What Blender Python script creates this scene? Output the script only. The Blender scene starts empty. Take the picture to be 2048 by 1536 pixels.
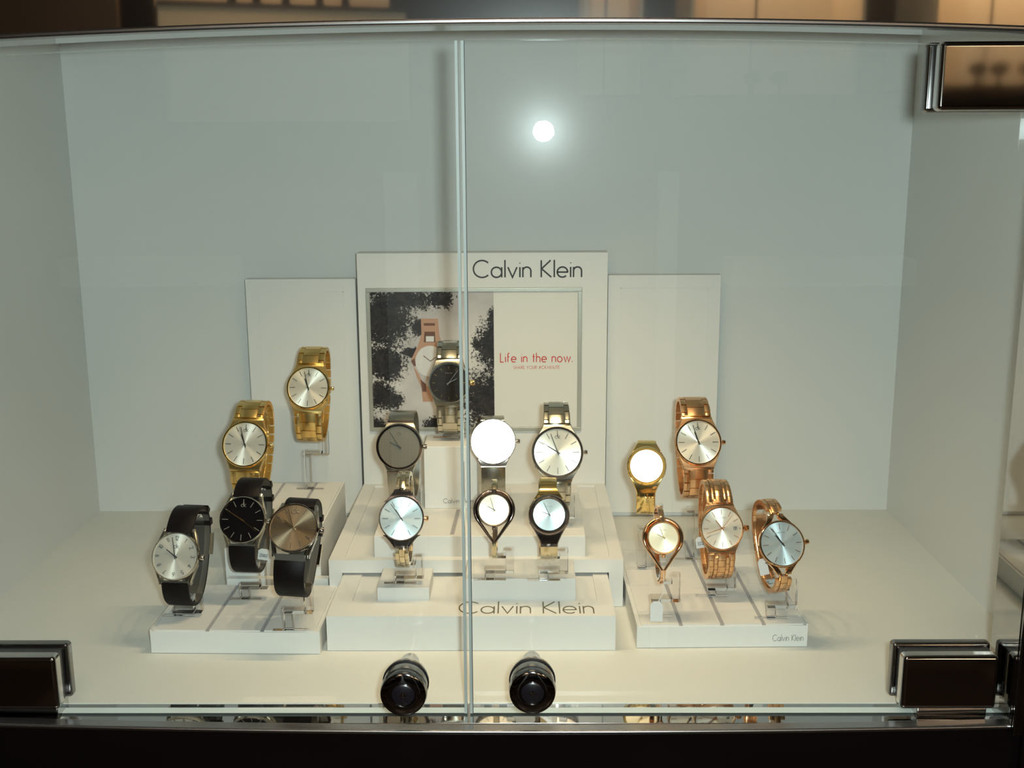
import bpy, math, random
from mathutils import Vector, Matrix
random.seed(7)
SC = bpy.context.scene
COL = SC.collection
PI = math.pi
def R(d): return math.radians(d)

# ------------------------------------------------------------------ camera, world, lights, exposure
F_PX, PITCH, YAW, ROLL = 2245.25, 12.1375, 0.5432, -0.2996
CAM = Vector((0.0, -0.7402, 0.400))
cd = bpy.data.cameras.new('camera'); cam = bpy.data.objects.new('camera', cd); COL.objects.link(cam)
cd.sensor_fit = 'HORIZONTAL'; cd.sensor_width = 36.0; cd.lens = 36.0 * F_PX / 2048.0
cd.clip_start = 0.01; cd.clip_end = 50
_a, _b, _c = R(PITCH), R(YAW), R(ROLL)
fwd = Vector((-math.sin(_b) * math.cos(_a), math.cos(_b) * math.cos(_a), -math.sin(_a)))
rgt0 = Vector((math.cos(_b), math.sin(_b), 0)); up0 = rgt0.cross(fwd)
rgt = rgt0 * math.cos(_c) + up0 * math.sin(_c)
up = up0 * math.cos(_c) - rgt0 * math.sin(_c)
cam.matrix_world = Matrix(((rgt.x, up.x, -fwd.x, CAM.x), (rgt.y, up.y, -fwd.y, CAM.y), (rgt.z, up.z, -fwd.z, CAM.z), (0, 0, 0, 1)))
SC.camera = cam

def ray(px, py):
    return (fwd + rgt * ((px - 1024) / F_PX) - up * ((py - 768) / F_PX))
def aty(px, py, y):            # point of the scene at depth y seen at that pixel of the photograph
    d = ray(px, py); return CAM + d * ((y - CAM.y) / d.y)
def atz(px, py, z):
    d = ray(px, py); return CAM + d * ((z - CAM.z) / d.z)

cy = SC.cycles; cy.adaptive_threshold = 0.05
cy.max_bounces = 6; cy.diffuse_bounces = 3; cy.glossy_bounces = 5; cy.transmission_bounces = 4; cy.transparent_max_bounces = 16
w = bpy.data.worlds.new('world'); SC.world = w; w.use_nodes = True
w.node_tree.nodes['Background'].inputs[0].default_value = (0.50, 0.36, 0.25, 1)
w.node_tree.nodes['Background'].inputs[1].default_value = 0.035

def lamp(name, kind, loc, energy, color, size=0.01, rot=None, **kw):
    d = bpy.data.lights.new(name, kind); o = bpy.data.objects.new(name, d); COL.objects.link(o)
    d.energy = energy; d.color = color; o.location = loc
    if kind in ('POINT', 'SPOT'): d.shadow_soft_size = size
    if kind == 'AREA': d.size = size
    if rot: o.rotation_euler = rot
    for k, v in kw.items(): setattr(d, k, v)
    return o
# the camera's own flash, just right of and above the lens
FLASH = Vector((0.028, -0.735, 0.414))
lamp('camera_flash', 'POINT', FLASH, 19.8, (0.81, 1.0, 0.99), 0.013)
# warm spots under the lid of the showcase
LED_X = (-0.125, -0.075, -0.025, 0.025, 0.075, 0.125)
for lx in LED_X:
    lamp('led_light', 'SPOT', (lx, 0.080, 0.497), 0.98, (1.0, 0.78, 0.46), 0.004, (R(15), 0, 0), spot_size=R(105), spot_blend=1.0)
SC.view_settings.view_transform = 'Standard'; SC.view_settings.look = 'None'
SC.view_settings.exposure = 0.0; SC.view_settings.gamma = 1.0; SC.view_settings.use_curve_mapping = False

# ------------------------------------------------------------------ materials
def mat(name, col, rough=0.5, metal=0.0, spec=0.5, coat=0.0, emit=None, es=0, aniso=0.0):
    m = bpy.data.materials.new(name); m.use_nodes = True
    p = m.node_tree.nodes['Principled BSDF']
    p.inputs['Base Color'].default_value = (*col, 1); p.inputs['Roughness'].default_value = rough
    p.inputs['Metallic'].default_value = metal; p.inputs['Specular IOR Level'].default_value = spec
    p.inputs['Coat Weight'].default_value = coat
    if emit: p.inputs['Emission Color'].default_value = (*emit, 1); p.inputs['Emission Strength'].default_value = es
    p.inputs['Anisotropic'].default_value = aniso
    return m
def nodes(m): return m.node_tree.nodes, m.node_tree.links, m.node_tree.nodes['Principled BSDF']
def bumpy(m, scale, strength, dist=0.0005, detail=4, colvar=0.0):
    n, l, p = nodes(m)
    tc = n.new('ShaderNodeTexCoord'); t = n.new('ShaderNodeTexNoise'); t.inputs['Scale'].default_value = scale; t.inputs['Detail'].default_value = detail
    l.new(tc.outputs['Object'], t.inputs['Vector'])
    b = n.new('ShaderNodeBump'); b.inputs['Strength'].default_value = strength; b.inputs['Distance'].default_value = dist
    l.new(t.outputs['Fac'], b.inputs['Height']); l.new(b.outputs['Normal'], p.inputs['Normal'])
    if colvar:
        c = p.inputs['Base Color'].default_value[:3]
        r = n.new('ShaderNodeValToRGB'); e = r.color_ramp.elements
        e[0].position = 0.3; e[1].position = 0.7
        e[0].color = (*[x * (1 - colvar) for x in c], 1); e[1].color = (*[min(1, x * (1 + colvar)) for x in c], 1)
        l.new(t.outputs['Fac'], r.inputs[0]); l.new(r.outputs[0], p.inputs['Base Color'])
    return m
M = {}
M['wall'] = bumpy(mat('white_laminate', (0.73, 0.735, 0.71), 0.5, spec=0.3), 900, 0.06, colvar=0.015)
M['floor'] = bumpy(mat('white_floor_laminate', (0.76, 0.75, 0.69), 0.55, spec=0.25), 700, 0.06, colvar=0.015)
M['white'] = bumpy(mat('white_lacquer', (0.80, 0.795, 0.765), 0.45, spec=0.35), 900, 0.05, colvar=0.01)
M['tile'] = bumpy(mat('white_tile', (0.80, 0.785, 0.75), 0.4, spec=0.4), 900, 0.05, colvar=0.01)
M['groove_shade'] = mat('grey_groove_shade', (0.42, 0.41, 0.43), 0.5)  # grey stands in for the shade down in the slots
M['card'] = mat('white_card', (0.80, 0.80, 0.79), 0.6)
M['chrome'] = mat('polished_chrome', (0.60, 0.58, 0.56), 0.05, 1.0)
M['darkchrome'] = mat('smoked_chrome', (0.30, 0.285, 0.28), 0.07, 1.0)
M['mirrorpanel'] = mat('polished_steel_panel', (0.62, 0.55, 0.47), 0.03, 1.0)
n_, l_, p_ = nodes(M['mirrorpanel'])      # slight brushed haze over the mirror finish
g2_ = n_.new('ShaderNodeBsdfGlossy'); g2_.inputs['Roughness'].default_value = .22; mxx = n_.new('ShaderNodeMixShader'); mxx.inputs[0].default_value = .05
l_.new(p_.outputs[0], mxx.inputs[1]); l_.new(g2_.outputs[0], mxx.inputs[2]); l_.new(mxx.outputs[0], n_['Material Output'].inputs[0])
M['satinchrome'] = mat('satin_chrome', (0.66, 0.61, 0.55), 0.16, 1.0)
M['railchrome'] = mat('rail_chrome', (0.42, 0.40, 0.40), 0.26, 1.0)
M['sill'] = mat('mirror_sill', (0.50, 0.50, 0.50), 0.03, 1.0)
M['blackpanel'] = mat('black_gloss_panel', (0.005, 0.003, 0.003), 0.06, 0, spec=0.35)
M['rubber'] = mat('black_rubber', (0.012, 0.009, 0.012), 0.25, 0, spec=0.6)
M['gold'] = mat('gold_metal', (0.88, 0.61, 0.23), 0.27, 1.0)
M['goldpol'] = mat('polished_gold', (0.90, 0.66, 0.26), 0.09, 1.0)
M['rose'] = mat('rose_gold_metal', (0.86, 0.52, 0.27), 0.27, 1.0)
M['rosepol'] = mat('polished_rose_gold', (0.90, 0.56, 0.32), 0.09, 1.0)
M['steel'] = mat('brushed_steel', (0.60, 0.56, 0.46), 0.22, 1.0)
M['steelpol'] = mat('polished_steel', (0.64, 0.60, 0.53), 0.10, 1.0)
M['darksteel'] = mat('dark_polished_steel', (0.27, 0.22, 0.20), 0.12, 1.0)
M['champagne'] = mat('champagne_steel', (0.78, 0.66, 0.44), 0.16, 1.0)
M['silverframe'] = bumpy(mat('silver_frame', (0.50, 0.49, 0.43), 0.35, 0.6), 600, 0.2)
M['leather'] = bumpy(mat('dark_leather', (0.005, 0.0025, 0.003), 0.46, spec=0.2), 1400, 0.35, 0.0004)
M['edge'] = mat('leather_edge', (0.085, 0.075, 0.06), 0.6)
M['ink'] = mat('dark_ink', (0.035, 0.04, 0.045), 0.6)
M['goldink'] = mat('bronze_lettering', (0.16, 0.13, 0.07), 0.4, 0.3)
M['faintmark'] = mat('faint_mark', (.27, .25, .21), .4)
M['greyink'] = mat('grey_ink', (.15, .155, .155), .6)
M['red'] = mat('red_ink', (0.62, 0.05, 0.035), 0.6)
M['printwhite'] = mat('poster_white', (0.78, 0.77, 0.72), 0.6)
M['handdark'] = mat('dark_hand', (0.05, 0.04, 0.03), 0.3, 0.6)
M['handgold'] = mat('gold_hand', (0.60, 0.42, 0.16), 0.2, 1.0)
M['handrose'] = mat('rose_hand', (0.55, 0.27, 0.13), 0.25, 1.0)
M['handsteel'] = mat('steel_hand', (0.75, 0.72, 0.66), 0.2, 1.0)

def clear_mat(name, tint, ior=1.45, smudge_halo=0.0, rough=0.0, solid=False):
    """clear sheet: mostly see-through, mirror-like by Fresnel, with a faint haze of fingerprints"""
    m = bpy.data.materials.new(name); m.use_nodes = True; n, l = m.node_tree.nodes, m.node_tree.links
    n.clear(); out = n.new('ShaderNodeOutputMaterial')
    t = n.new('ShaderNodeBsdfTransparent'); t.inputs[0].default_value = (*tint, 1)
    g = n.new('ShaderNodeBsdfGlossy'); g.inputs['Roughness'].default_value = rough; g.inputs[0].default_value = (1, 1, 1, 1)
    f = n.new('ShaderNodeFresnel'); ge = n.new('ShaderNodeNewGeometry'); mr = n.new('ShaderNodeMapRange')
    mr.inputs['To Min'].default_value = ior; mr.inputs['To Max'].default_value = ior if solid else 1 / ior      # sheet: same reflectance from either side; solid block: inner reflections
    l.new(ge.outputs['Backfacing'], mr.inputs[0]); l.new(mr.outputs[0], f.inputs['IOR'])
    mx = n.new('ShaderNodeMixShader'); l.new(f.outputs[0], mx.inputs[0]); l.new(t.outputs[0], mx.inputs[1]); l.new(g.outputs[0], mx.inputs[2])
    last = mx
    if smudge_halo:
        g2 = n.new('ShaderNodeBsdfGlossy'); g2.inputs['Roughness'].default_value = 0.16
        m2 = n.new('ShaderNodeMixShader'); m2.inputs[0].default_value = smudge_halo
        l.new(mx.outputs[0], m2.inputs[1]); l.new(g2.outputs[0], m2.inputs[2]); last = m2
    l.new(last.outputs[0], out.inputs[0]); return m
M['glass'] = clear_mat('clear_pane', (0.985, 0.99, 0.985), 1.42, 0.0012)
M['palebevel'] = mat('polished_bevel', (0.40, 0.43, 0.40), 0.4, spec=0.3)
M['glassedge'] = mat('pane_edge', (0.75, 0.82, 0.78), 0.25, spec=0.6)
M['acrylic'] = clear_mat('clear_acrylic', (0.968, 0.965, 0.968), 1.30, 0.0, 0.04, True)

def dial_mat(name, col, rough=0.34, aniso=0.85, metal=0.9, coat=0.15):
    m = mat(name, col, rough, metal, aniso=aniso, coat=coat); n, l, p = nodes(m)
    t = n.new('ShaderNodeTangent'); t.direction_type = 'RADIAL'; t.axis = 'Y'
    l.new(t.outputs[0], p.inputs['Tangent']); p.inputs['Coat Roughness'].default_value = 0.03
    # fine sunray brushing
    tc = n.new('ShaderNodeTexCoord'); s = n.new('ShaderNodeSeparateXYZ'); l.new(tc.outputs['Object'], s.inputs[0])
    at = n.new('ShaderNodeMath'); at.operation = 'ARCTAN2'; l.new(s.outputs['X'], at.inputs[0]); l.new(s.outputs['Z'], at.inputs[1])
    ns = n.new('ShaderNodeTexNoise'); ns.noise_dimensions = '1D'; ns.inputs['Scale'].default_value = 22; l.new(at.outputs[0], ns.inputs['W'])
    mr = n.new('ShaderNodeMapRange'); mr.inputs['To Min'].default_value = rough * 0.85; mr.inputs['To Max'].default_value = rough * 1.2
    l.new(ns.outputs['Fac'], mr.inputs[0]); l.new(mr.outputs[0], p.inputs['Roughness'])
    return m
M['d_silver'] = dial_mat('silver_sunray_dial', (0.80, 0.77, 0.67), metal=.5)
M['d_blue'] = dial_mat('ice_blue_sunray_dial', (0.62, 0.73, 0.76), metal=.6)
M['d_champ'] = dial_mat('champagne_sunray_dial', (0.86, 0.79, 0.58), aniso=.6, metal=.45)
M['d_taupe'] = dial_mat('taupe_sunray_dial', (0.40, 0.30, 0.19), 0.3)
M['d_black'] = mat('black_dial', (0.004, 0.003, 0.004), 0.15, 0, spec=0.6)
def patterned(name, c1, c2, kind, s):
    m = mat(name, c1, 0.4, 0.7); n, l, p = nodes(m)
    tc = n.new('ShaderNodeTexCoord'); mp = n.new('ShaderNodeMapping'); l.new(tc.outputs['Object'], mp.inputs[0])
    sp = n.new('ShaderNodeSeparateXYZ'); l.new(mp.outputs[0], sp.inputs[0])
    def wave(o):
        a = n.new('ShaderNodeMath'); a.operation = 'MULTIPLY'; a.inputs[1].default_value = s; l.new(o, a.inputs[0])
        b = n.new('ShaderNodeMath'); b.operation = 'SINE'; l.new(a.outputs[0], b.inputs[0]); return b.outputs[0]
    if kind == 'dots':
        q = n.new('ShaderNodeMath'); q.operation = 'MAXIMUM'; l.new(wave(sp.outputs['X']), q.inputs[0]); l.new(wave(sp.outputs['Z']), q.inputs[1]); o = q.outputs[0]
    else: o = wave(sp.outputs['Z'])
    r = n.new('ShaderNodeMapRange'); r.inputs['From Min'].default_value = 0.2; r.inputs['From Max'].default_value = 0.9; l.new(o, r.inputs[0])
    mx = n.new('ShaderNodeMix'); mx.data_type = 'RGBA'; mx.inputs[6].default_value = (*c1, 1); mx.inputs[7].default_value = (*c2, 1)
    l.new(r.outputs[0], mx.inputs[0]); l.new(mx.outputs[2], p.inputs['Base Color']); return m
M['d_dots'] = patterned('dotted_grey_dial', (0.15, 0.12, 0.09), (0.34, 0.29, 0.21), 'dots', 8000)
M['d_stripe'] = patterned('striped_dark_dial', (0.010, 0.007, 0.005), (0.06, 0.045, 0.035), 'stripe', 4200)
def mesh_mat(name, c1, c2):
    m = mat(name, c1, 0.25, 1.0); n, l, p = nodes(m)
    uv = n.new('ShaderNodeUVMap'); ck = n.new('ShaderNodeTexChecker'); ck.inputs['Scale'].default_value = 1.0
    mp = n.new('ShaderNodeMapping'); mp.inputs['Scale'].default_value = (1500, 1500, 1); l.new(uv.outputs[0], mp.inputs[0]); l.new(mp.outputs[0], ck.inputs['Vector'])
    ck.inputs[1].default_value = (*c1, 1); ck.inputs[2].default_value = (*c2, 1)
    l.new(ck.outputs[0], p.inputs['Base Color'])
    b = n.new('ShaderNodeBump'); b.inputs['Strength'].default_value = 0.6; b.inputs['Distance'].default_value = 0.0005
    l.new(ck.outputs['Fac'], b.inputs['Height']); l.new(b.outputs[0], p.inputs['Normal']); return m
M['mesh'] = mesh_mat('woven_steel_mesh', (0.70, 0.66, 0.56), (0.24, 0.22, 0.18))

# ------------------------------------------------------------------ mesh helpers
class MB:
    def __init__(s): s.v = []; s.f = []; s.uv = {}
    def add(s, vs, fs, uv=None):
        b = len(s.v); s.v += [tuple(x) for x in vs]
        for k, f in enumerate(fs):
            s.f.append(tuple(b + i for i in f))
            if uv: s.uv[len(s.f) - 1] = [uv[i] for i in f]
    def box(s, x0, x1, y0, y1, z0, z1):
        s.add([(x0, y0, z0), (x1, y0, z0), (x1, y1, z0), (x0, y1, z0), (x0, y0, z1), (x1, y0, z1), (x1, y1, z1), (x0, y1, z1)],
              [(0, 3, 2, 1), (4, 5, 6, 7), (0, 1, 5, 4), (1, 2, 6, 5), (2, 3, 7, 6), (3, 0, 4, 7)])
    def prism(s, pts, y0, y1):            # outline in x,z extruded along y (y0 is the front)
        n = len(pts)
        ar = sum(pts[i][0] * pts[(i + 1) % n][1] - pts[(i + 1) % n][0] * pts[i][1] for i in range(n))
        if ar < 0: pts = pts[::-1]
        vs = [(x, y0, z) for x, z in pts] + [(x, y1, z) for x, z in pts]
        s.add(vs, [tuple(range(n)), tuple(range(2 * n - 1, n - 1, -1))] + [(i, i + n, (i + 1) % n + n, (i + 1) % n) for i in range(n)])
    def lathe(s, prof, seg=48, axis='Y', c=(0, 0, 0), caps=(True, True)):   # prof: (radius, along)
        n = len(prof); vs = []
        for k in range(seg):
            a = 2 * PI * k / seg
            for r, t in prof:
                if axis == 'Y': vs.append((c[0] + r * math.cos(a), c[1] + t, c[2] + r * math.sin(a)))
                elif axis == 'Z': vs.append((c[0] + r * math.cos(a), c[1] + r * math.sin(a), c[2] + t))
                else: vs.append((c[0] + t, c[1] + r * math.cos(a), c[2] + r * math.sin(a)))
        fs = []
        for k in range(seg):
            for i in range(n - 1):
                a, b = k * n + i, ((k + 1) % seg) * n + i
                fs.append((a, b, b + 1, a + 1))
        if caps[0] and prof[0][0] > 1e-7: fs.append(tuple(k * n for k in range(seg))[::-1])
        if caps[1] and prof[-1][0] > 1e-7: fs.append(tuple(k * n + n - 1 for k in range(seg)))
        s.add(vs, fs)
    def tube(s, path, r, seg=10, closed=False):
        P = [Vector(p) for p in path]; n = len(P); rings = []
        prev = None
        for i, p in enumerate(P):
            a = P[(i - 1) % n] if (closed or i > 0) else p; b = P[(i + 1) % n] if (closed or i < n - 1) else p
            t = (b - a).normalized()
            nrm = Vector((0, 1, 0)) if prev is None else prev
            nrm = (nrm - t * nrm.dot(t)); nrm = nrm.normalized() if nrm.length > 1e-6 else t.orthogonal().normalized()
            prev = nrm; bi = t.cross(nrm); rr = r[i] if isinstance(r, (list, tuple)) else r
            rings.append([p + (nrm * math.cos(2 * PI * k / seg) + bi * math.sin(2 * PI * k / seg)) * rr for k in range(seg)])
        vs = [v for q in rings for v in q]; fs = []
        m = n if closed else n - 1
        for i in range(m):
            for k in range(seg):
                fs.append((i * seg + k, i * seg + (k + 1) % seg, ((i + 1) % n) * seg + (k + 1) % seg, ((i + 1) % n) * seg + k))
        if not closed: fs += [tuple(range(seg))[::-1], tuple((n - 1) * seg + k for k in range(seg))]
        s.add(vs, fs)
    def build(s, name, m, parent=None, smooth=False, bevel=0.0, seg=2):
        me = bpy.data.meshes.new(name); me.from_pydata(s.v, [], s.f); me.update()
        if s.uv:
            u = me.uv_layers.new(name='UVMap')
            for p in me.polygons:
                q = s.uv.get(p.index)
                for j, li in enumerate(p.loop_indices): u.data[li].uv = q[j] if q else (0, 0)
        o = bpy.data.objects.new(name, me); COL.objects.link(o); me.materials.append(M[m] if isinstance(m, str) else m)
        if parent: o.parent = parent
        if bevel:
            b = o.modifiers.new('bevel', 'BEVEL'); b.width = bevel; b.segments = seg; b.limit_method = 'ANGLE'; b.angle_limit = R(40); b.harden_normals = True
        if smooth or bevel:
            for p in me.polygons: p.use_smooth = True
            try: me.set_sharp_from_angle(angle=R(38))
            except Exception: pass
        return o
def tag(o, label=None, cat=None, group=None, kind=None):
    if label: o['label'] = label
    if cat: o['category'] = cat
    if group: o['group'] = group
    if kind: o['kind'] = kind
    return o
def empty(name, loc=(0, 0, 0), label=None, cat=None, group=None, rz=0):
    o = bpy.data.objects.new(name, None); COL.objects.link(o); o.location = loc; o.empty_display_size = 0.01
    o.rotation_euler = (0, 0, rz); return tag(o, label, cat, group)
def boxo(name, m, b, parent=None, bevel=0.0):
    q = MB(); q.box(*b); return q.build(name, m, parent, bevel=bevel)

# ------------------------------------------------------------------ single-stroke lettering
def arc(cx, cy, r, a0, a1, n=20, ry=None):
    ry = r if ry is None else ry
    return [(cx + r * math.cos(R(a0 + (a1 - a0) * i / n)), cy + ry * math.sin(R(a0 + (a1 - a0) * i / n))) for i in range(n + 1)]
G = {
 'C': (0.86, [arc(.5, .5, .5, 45, 315)]), 'a': (.62, [arc(.3, .3, .3, 0, 360), [(.6, 0), (.6, .6)]]), 'l': (.0, [[(0, 0), (0, 1.02)]]),
 'v': (.52, [[(0, .6), (.26, 0), (.52, .6)]]), 'i': (0, [[(0, 0), (0, .6)], [(0, .82), (0, .86)]]),
 'n': (.46, [[(0, 0), (0, .6)], arc(.23, .37, .23, 180, 0) + [(.46, 0)]]), 'K': (.58, [[(0, 0), (0, 1)], [(.54, 1), (0.02, .5), (.58, 0)]]),
 'e': (.6, [[(0, .3), (.6, .3)] + arc(.3, .3, .3, 0, 315)]), 'L': (.42, [[(0, 1), (0, 0), (.42, 0)]]),
 'f': (.3, [[(.08, 0), (.08, .8)] + arc(.22, .84, .14, 180, 70), [(0, .6), (.26, .6)]]), 't': (.26, [[(.12, 0), (.12, .9)], [(0, .6), (.26, .6)]]),
 'h': (.46, [[(0, 0), (0, 1.02)], arc(.23, .37, .23, 180, 0) + [(.46, 0)]]), 'o': (.6, [arc(.3, .3, .3, 0, 360)]),
 'w': (.84, [[(0, .6), (.21, 0), (.42, .6), (.63, 0), (.84, .6)]]), '.': (0.05, [[(0, 0), (0, .10)]]),
 'c': (.5, [arc(.3, .3, .3, 48, 312)]), 'k': (.42, [[(0, 0), (0, 1.02)], [(.38, .6), (0.02, .28), (.42, 0)]]),
 'S': (.5, [arc(.25, .75, .25, 40, 270) + arc(.25, .25, .25, 90, -140)]), 'H': (.62, [[(0, 0), (0, 1)], [(.62, 0), (.62, 1)], [(0, .52), (.62, .52)]]),
 'A': (.72, [[(0, 0), (.36, 1), (.72, 0)], [(.14, .36), (.58, .36)]]), 'R': (.5, [[(0, 0), (0, 1), (.22, 1)] + arc(.24, .75, .25, 90, -90) + [(0, .5)], [(.2, .5), (.5, 0)]]),
 'E': (.42, [[(.42, 1), (0, 1), (0, 0), (.42, 0)], [(0, .52), (.4, .52)]]), 'Y': (.56, [[(0, 1), (.28, .5), (.56, 1)], [(.28, .5), (.28, 0)]]),
 'O': (1.0, [arc(.5, .5, .5, 0, 360, 28)]), 'U': (.56, [[(0, 1)] + arc(.28, .28, .28, 180, 360) + [(.56, 1)]]),
 '#': (.66, [[(.14, 0), (.3, 1)], [(.38, 0), (.54, 1)], [(.02, .34), (.6, .34)], [(.08, .66), (.66, .66)]]),
 'M': (.8, [[(0, 0), (.1, 1), (.4, .2), (.7, 1), (.8, 0)]]), 'I': (0, [[(0, 0), (0, 1)]]), 'N': (.66, [[(0, 0), (0, 1), (.66, 0), (.66, 1)]]),
 'T': (.5, [[(.25, 0), (.25, 1)], [(0, 1), (.5, 1)]]), ' ': (.26, []),
 '0': (.5, [arc(.25, .5, .25, 0, 360, 20, .5)]), '1': (.2, [[(0, .8), (.2, 1), (.2, 0)]]), '2': (.5, [arc(.25, .74, .25, 170, -35) + [(0, 0), (.52, 0)]]),
 '3': (.5, [arc(.23, .76, .24, 150, -80) + arc(.23, .27, .27, 80, -150)]), '4': (.56, [[(.42, 0), (.42, 1), (0, .26), (.56, .26)]]),
 '5': (.5, [[(.46, 1), (.1, 1), (.06, .58)] + arc(.22, .31, .3, 115, -145)]), '6': (.52, [arc(.26, .27, .27, 0, 360), [(.02, .35), (.34, 1)]]),
 '7': (.5, [[(0, 1), (.5, 1), (.14, 0)]]), '8': (.5, [arc(.25, .76, .22, 0, 360), arc(.25, .27, .27, 0, 360)]), '9': (.52, [arc(.26, .73, .27, 0, 360), [(.5, .65), (.18, 0)]]),
}
def text_strokes(txt, gap=.17):
    x = 0; out = []
    for ch in txt:
        wd, st = G[ch]
        for s_ in st: out.append([(x + a, b) for a, b in s_])
        x += wd + gap
    return out, x - gap
def text_mb(mb, txt, x0, x1, z0, h, y, sw, gap=.17, plane='XZ', th=0.0002):
    """writes txt between x0 and x1, capital height h, on the plane y (XZ) or z (XY); sw = stroke width"""
    st, W = text_strokes(txt, gap); sx = (x1 - x0) / W
    for k_, s_ in enumerate(st):
        pts = [(x0 + a * sx, z0 + b * h) for a, b in s_]
        stroke(mb, pts, sw, y, plane, th + .000012 * (k_ % 3))
def stroke(mb, pts, sw, y, plane='XZ', th=0.0002):
    n = len(pts); L = []; Rr = []
    for i, p in enumerate(pts):
        a = pts[max(0, i - 1)]; b = pts[min(n - 1, i + 1)]
        closed = n > 3 and abs(pts[0][0] - pts[-1][0]) < 1e-7 and abs(pts[0][1] - pts[-1][1]) < 1e-7
        if closed and i in (0, n - 1): a, b = pts[-2], pts[1]
        d1 = Vector((p[0] - a[0], p[1] - a[1])); d2 = Vector((b[0] - p[0], b[1] - p[1]))
        if d1.length < 1e-9: d1 = d2
        if d2.length < 1e-9: d2 = d1
        d1.normalize(); d2.normalize(); t = (d1 + d2)
        t = t.normalized() if t.length > .2 else d1
        k = 1 / max(.45, abs(t.dot(d1))); nn = Vector((-t.y, t.x)) * (sw / 2 * k)
        L.append((p[0] + nn.x, p[1] + nn.y)); Rr.append((p[0] - nn.x, p[1] - nn.y))
    f = (lambda q, o: (q[0], y - o, q[1])) if plane == 'XZ' else (lambda q, o: (q[0], q[1], y + o))
    vs = [f(q, th) for q in L] + [f(q, th) for q in Rr] + [f(q, 0) for q in L] + [f(q, 0) for q in Rr]
    fs = []
    for i in range(n - 1):
        fs += [(i, n + i, n + i + 1, i + 1), (i + 1, 2 * n + i + 1, 2 * n + i, i), (n + i, 3 * n + i, 3 * n + i + 1, n + i + 1)]
    fs += [(0, 2 * n, 3 * n, n), (n - 1, 2 * n - 1, 4 * n - 1, 3 * n - 1)]
    mb.add(vs, fs)

# ------------------------------------------------------------------ the showcase shell
D = 0.4513; XL, XR = -0.4721, 0.4031; ZT = 0.53; ZH = 0.4706
def struct(name, m, b, bevel=0.0, label=None):
    o = boxo(name, m, b, bevel=bevel); tag(o, label, None, None, 'structure'); return o
struct('floor', 'floor', (XL - .02, XR + .02, 0.012, D + .02, -0.02, 0), label='cream white laminate floor of the showcase')
struct('wall_back', 'wall', (XL - .02, XR + .02, D, D + .02, 0, ZT), label='pale white back wall of the showcase')
struct('wall_left', 'wall', (XL - .02, XL, -0.03, D, 0, ZT), label='white left side wall of the showcase')
struct('wall_right', 'wall', (XR, XR + .02, 0.0, D, 0, ZT), label='white right side wall of the showcase')
struct('ceiling', 'wall', (XL - .02, XR + .02, 0.012, D + .02, ZT, ZT + .02), label='white lid inside of the showcase')
Xj = aty(1984, 1260, 0.012).x
def bowed(name, m, x0, x1, y0, y1, zf0, zf1, n=40, bevel=0, label=None, parent=None):
    q = MB(); vs = []; 
    for i in range(n + 1):
        x = x0 + (x1 - x0) * i / n
        vs += [(x, y0, zf0(x)), (x, y1, zf0(x)), (x, y1, zf1(x)), (x, y0, zf1(x))]
    fs = [(0, 1, 2, 3), tuple(4 * n + k for k in (3, 2, 1, 0))]
    for i in range(n):
        a, b = 4 * i, 4 * i + 4
        fs += [(a, b, b + 1, a + 1), (a + 1, b + 1, b + 2, a + 2), (a + 2, b + 2, b + 3, a + 3), (a + 3, b + 3, b, a)]
    q.add(vs, fs); o = q.build(name, m, parent, bevel=bevel)
    if label: tag(o, label, None, None, 'structure')
    return o
bowH = lambda x: -0.072 * (x - 0.005) ** 2 if True else 0
bowS = lambda x: 0.040 * (x - 0.01) ** 2
# mirror-finish channel around the opening: sill, header, jambs
struct('trim_1', 'sill', (XL, Xj + .001, -0.016, 0.012, -0.02, -0.0005), label='polished mirror sill under the glass doors')
bowed('trim_2', 'railchrome', -0.60, 0.60, -0.026, -0.0155, lambda x: -0.0048 + bowS(x), lambda x: -0.0012 + bowS(x), bevel=0.0016, label='polished chrome lip along the front of the sill')
bowed('trim_3', 'sill', -0.60, 0.60, -0.028, 0.012, lambda x: ZH + bowH(x), lambda x: ZH + .02, label='polished header channel over the glass doors')
bowed('trim_4', 'railchrome', -0.60, 0.60, -0.034, -0.022, lambda x: ZH + bowH(x) - .0005, lambda x: ZH + bowH(x) + .0030, bevel=0.0014, label='chrome edge along the front of the header')
bowed('trim_5', 'mirrorpanel', -0.62, 0.62, -0.0285, -0.0270, lambda x: ZH + bowH(x) + .002, lambda x: 0.66, label='polished metal panel above the showcase opening')
struct('trim_6', 'sill', (Xj, Xj + .012, -0.030, 0.012, -0.001, ZH - .012), label='mirror inner face of the right jamb')
struct('trim_7', 'darkchrome', (Xj + .0005, Xj + .008, -0.0335, -0.030, -0.001, ZH - .012), bevel=.0012, label='thin chrome edge of the right jamb')
struct('trim_8', 'blackpanel', (Xj + .008, Xj + .25, -0.033, -0.028, -0.30, ZH - .012), label='dark front panel right of the doors')
bowed('trim_9', 'blackpanel', -0.75, 0.75, -0.0245, -0.0165, lambda x: -.60, lambda x: -0.0049 + bowS(x), label='black glossy plinth panel below the sill')

# ------------------------------------------------------------------ LED bar under the lid
t = empty('led_bar', (0, 0.080, 0.505), 'slim white bar of six warm LEDs under the showcase lid', 'light')
boxo('housing', 'white', (-0.15, 0.15, -0.008, 0.008, 0.0, 0.025), t, .001)
M['ledlens'] = mat('led_lens', (0.9, 0.8, 0.6), 0.3, emit=(1, .8, .5), es=6)
for lx in LED_X:
    q = MB(); q.lathe([(0, .001), (.003, .001), (.0036, -.001), (.0036, -.0015)][::-1], 16, 'Z', (lx, 0, 0)); q.build('lens', 'ledlens', t)

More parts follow.
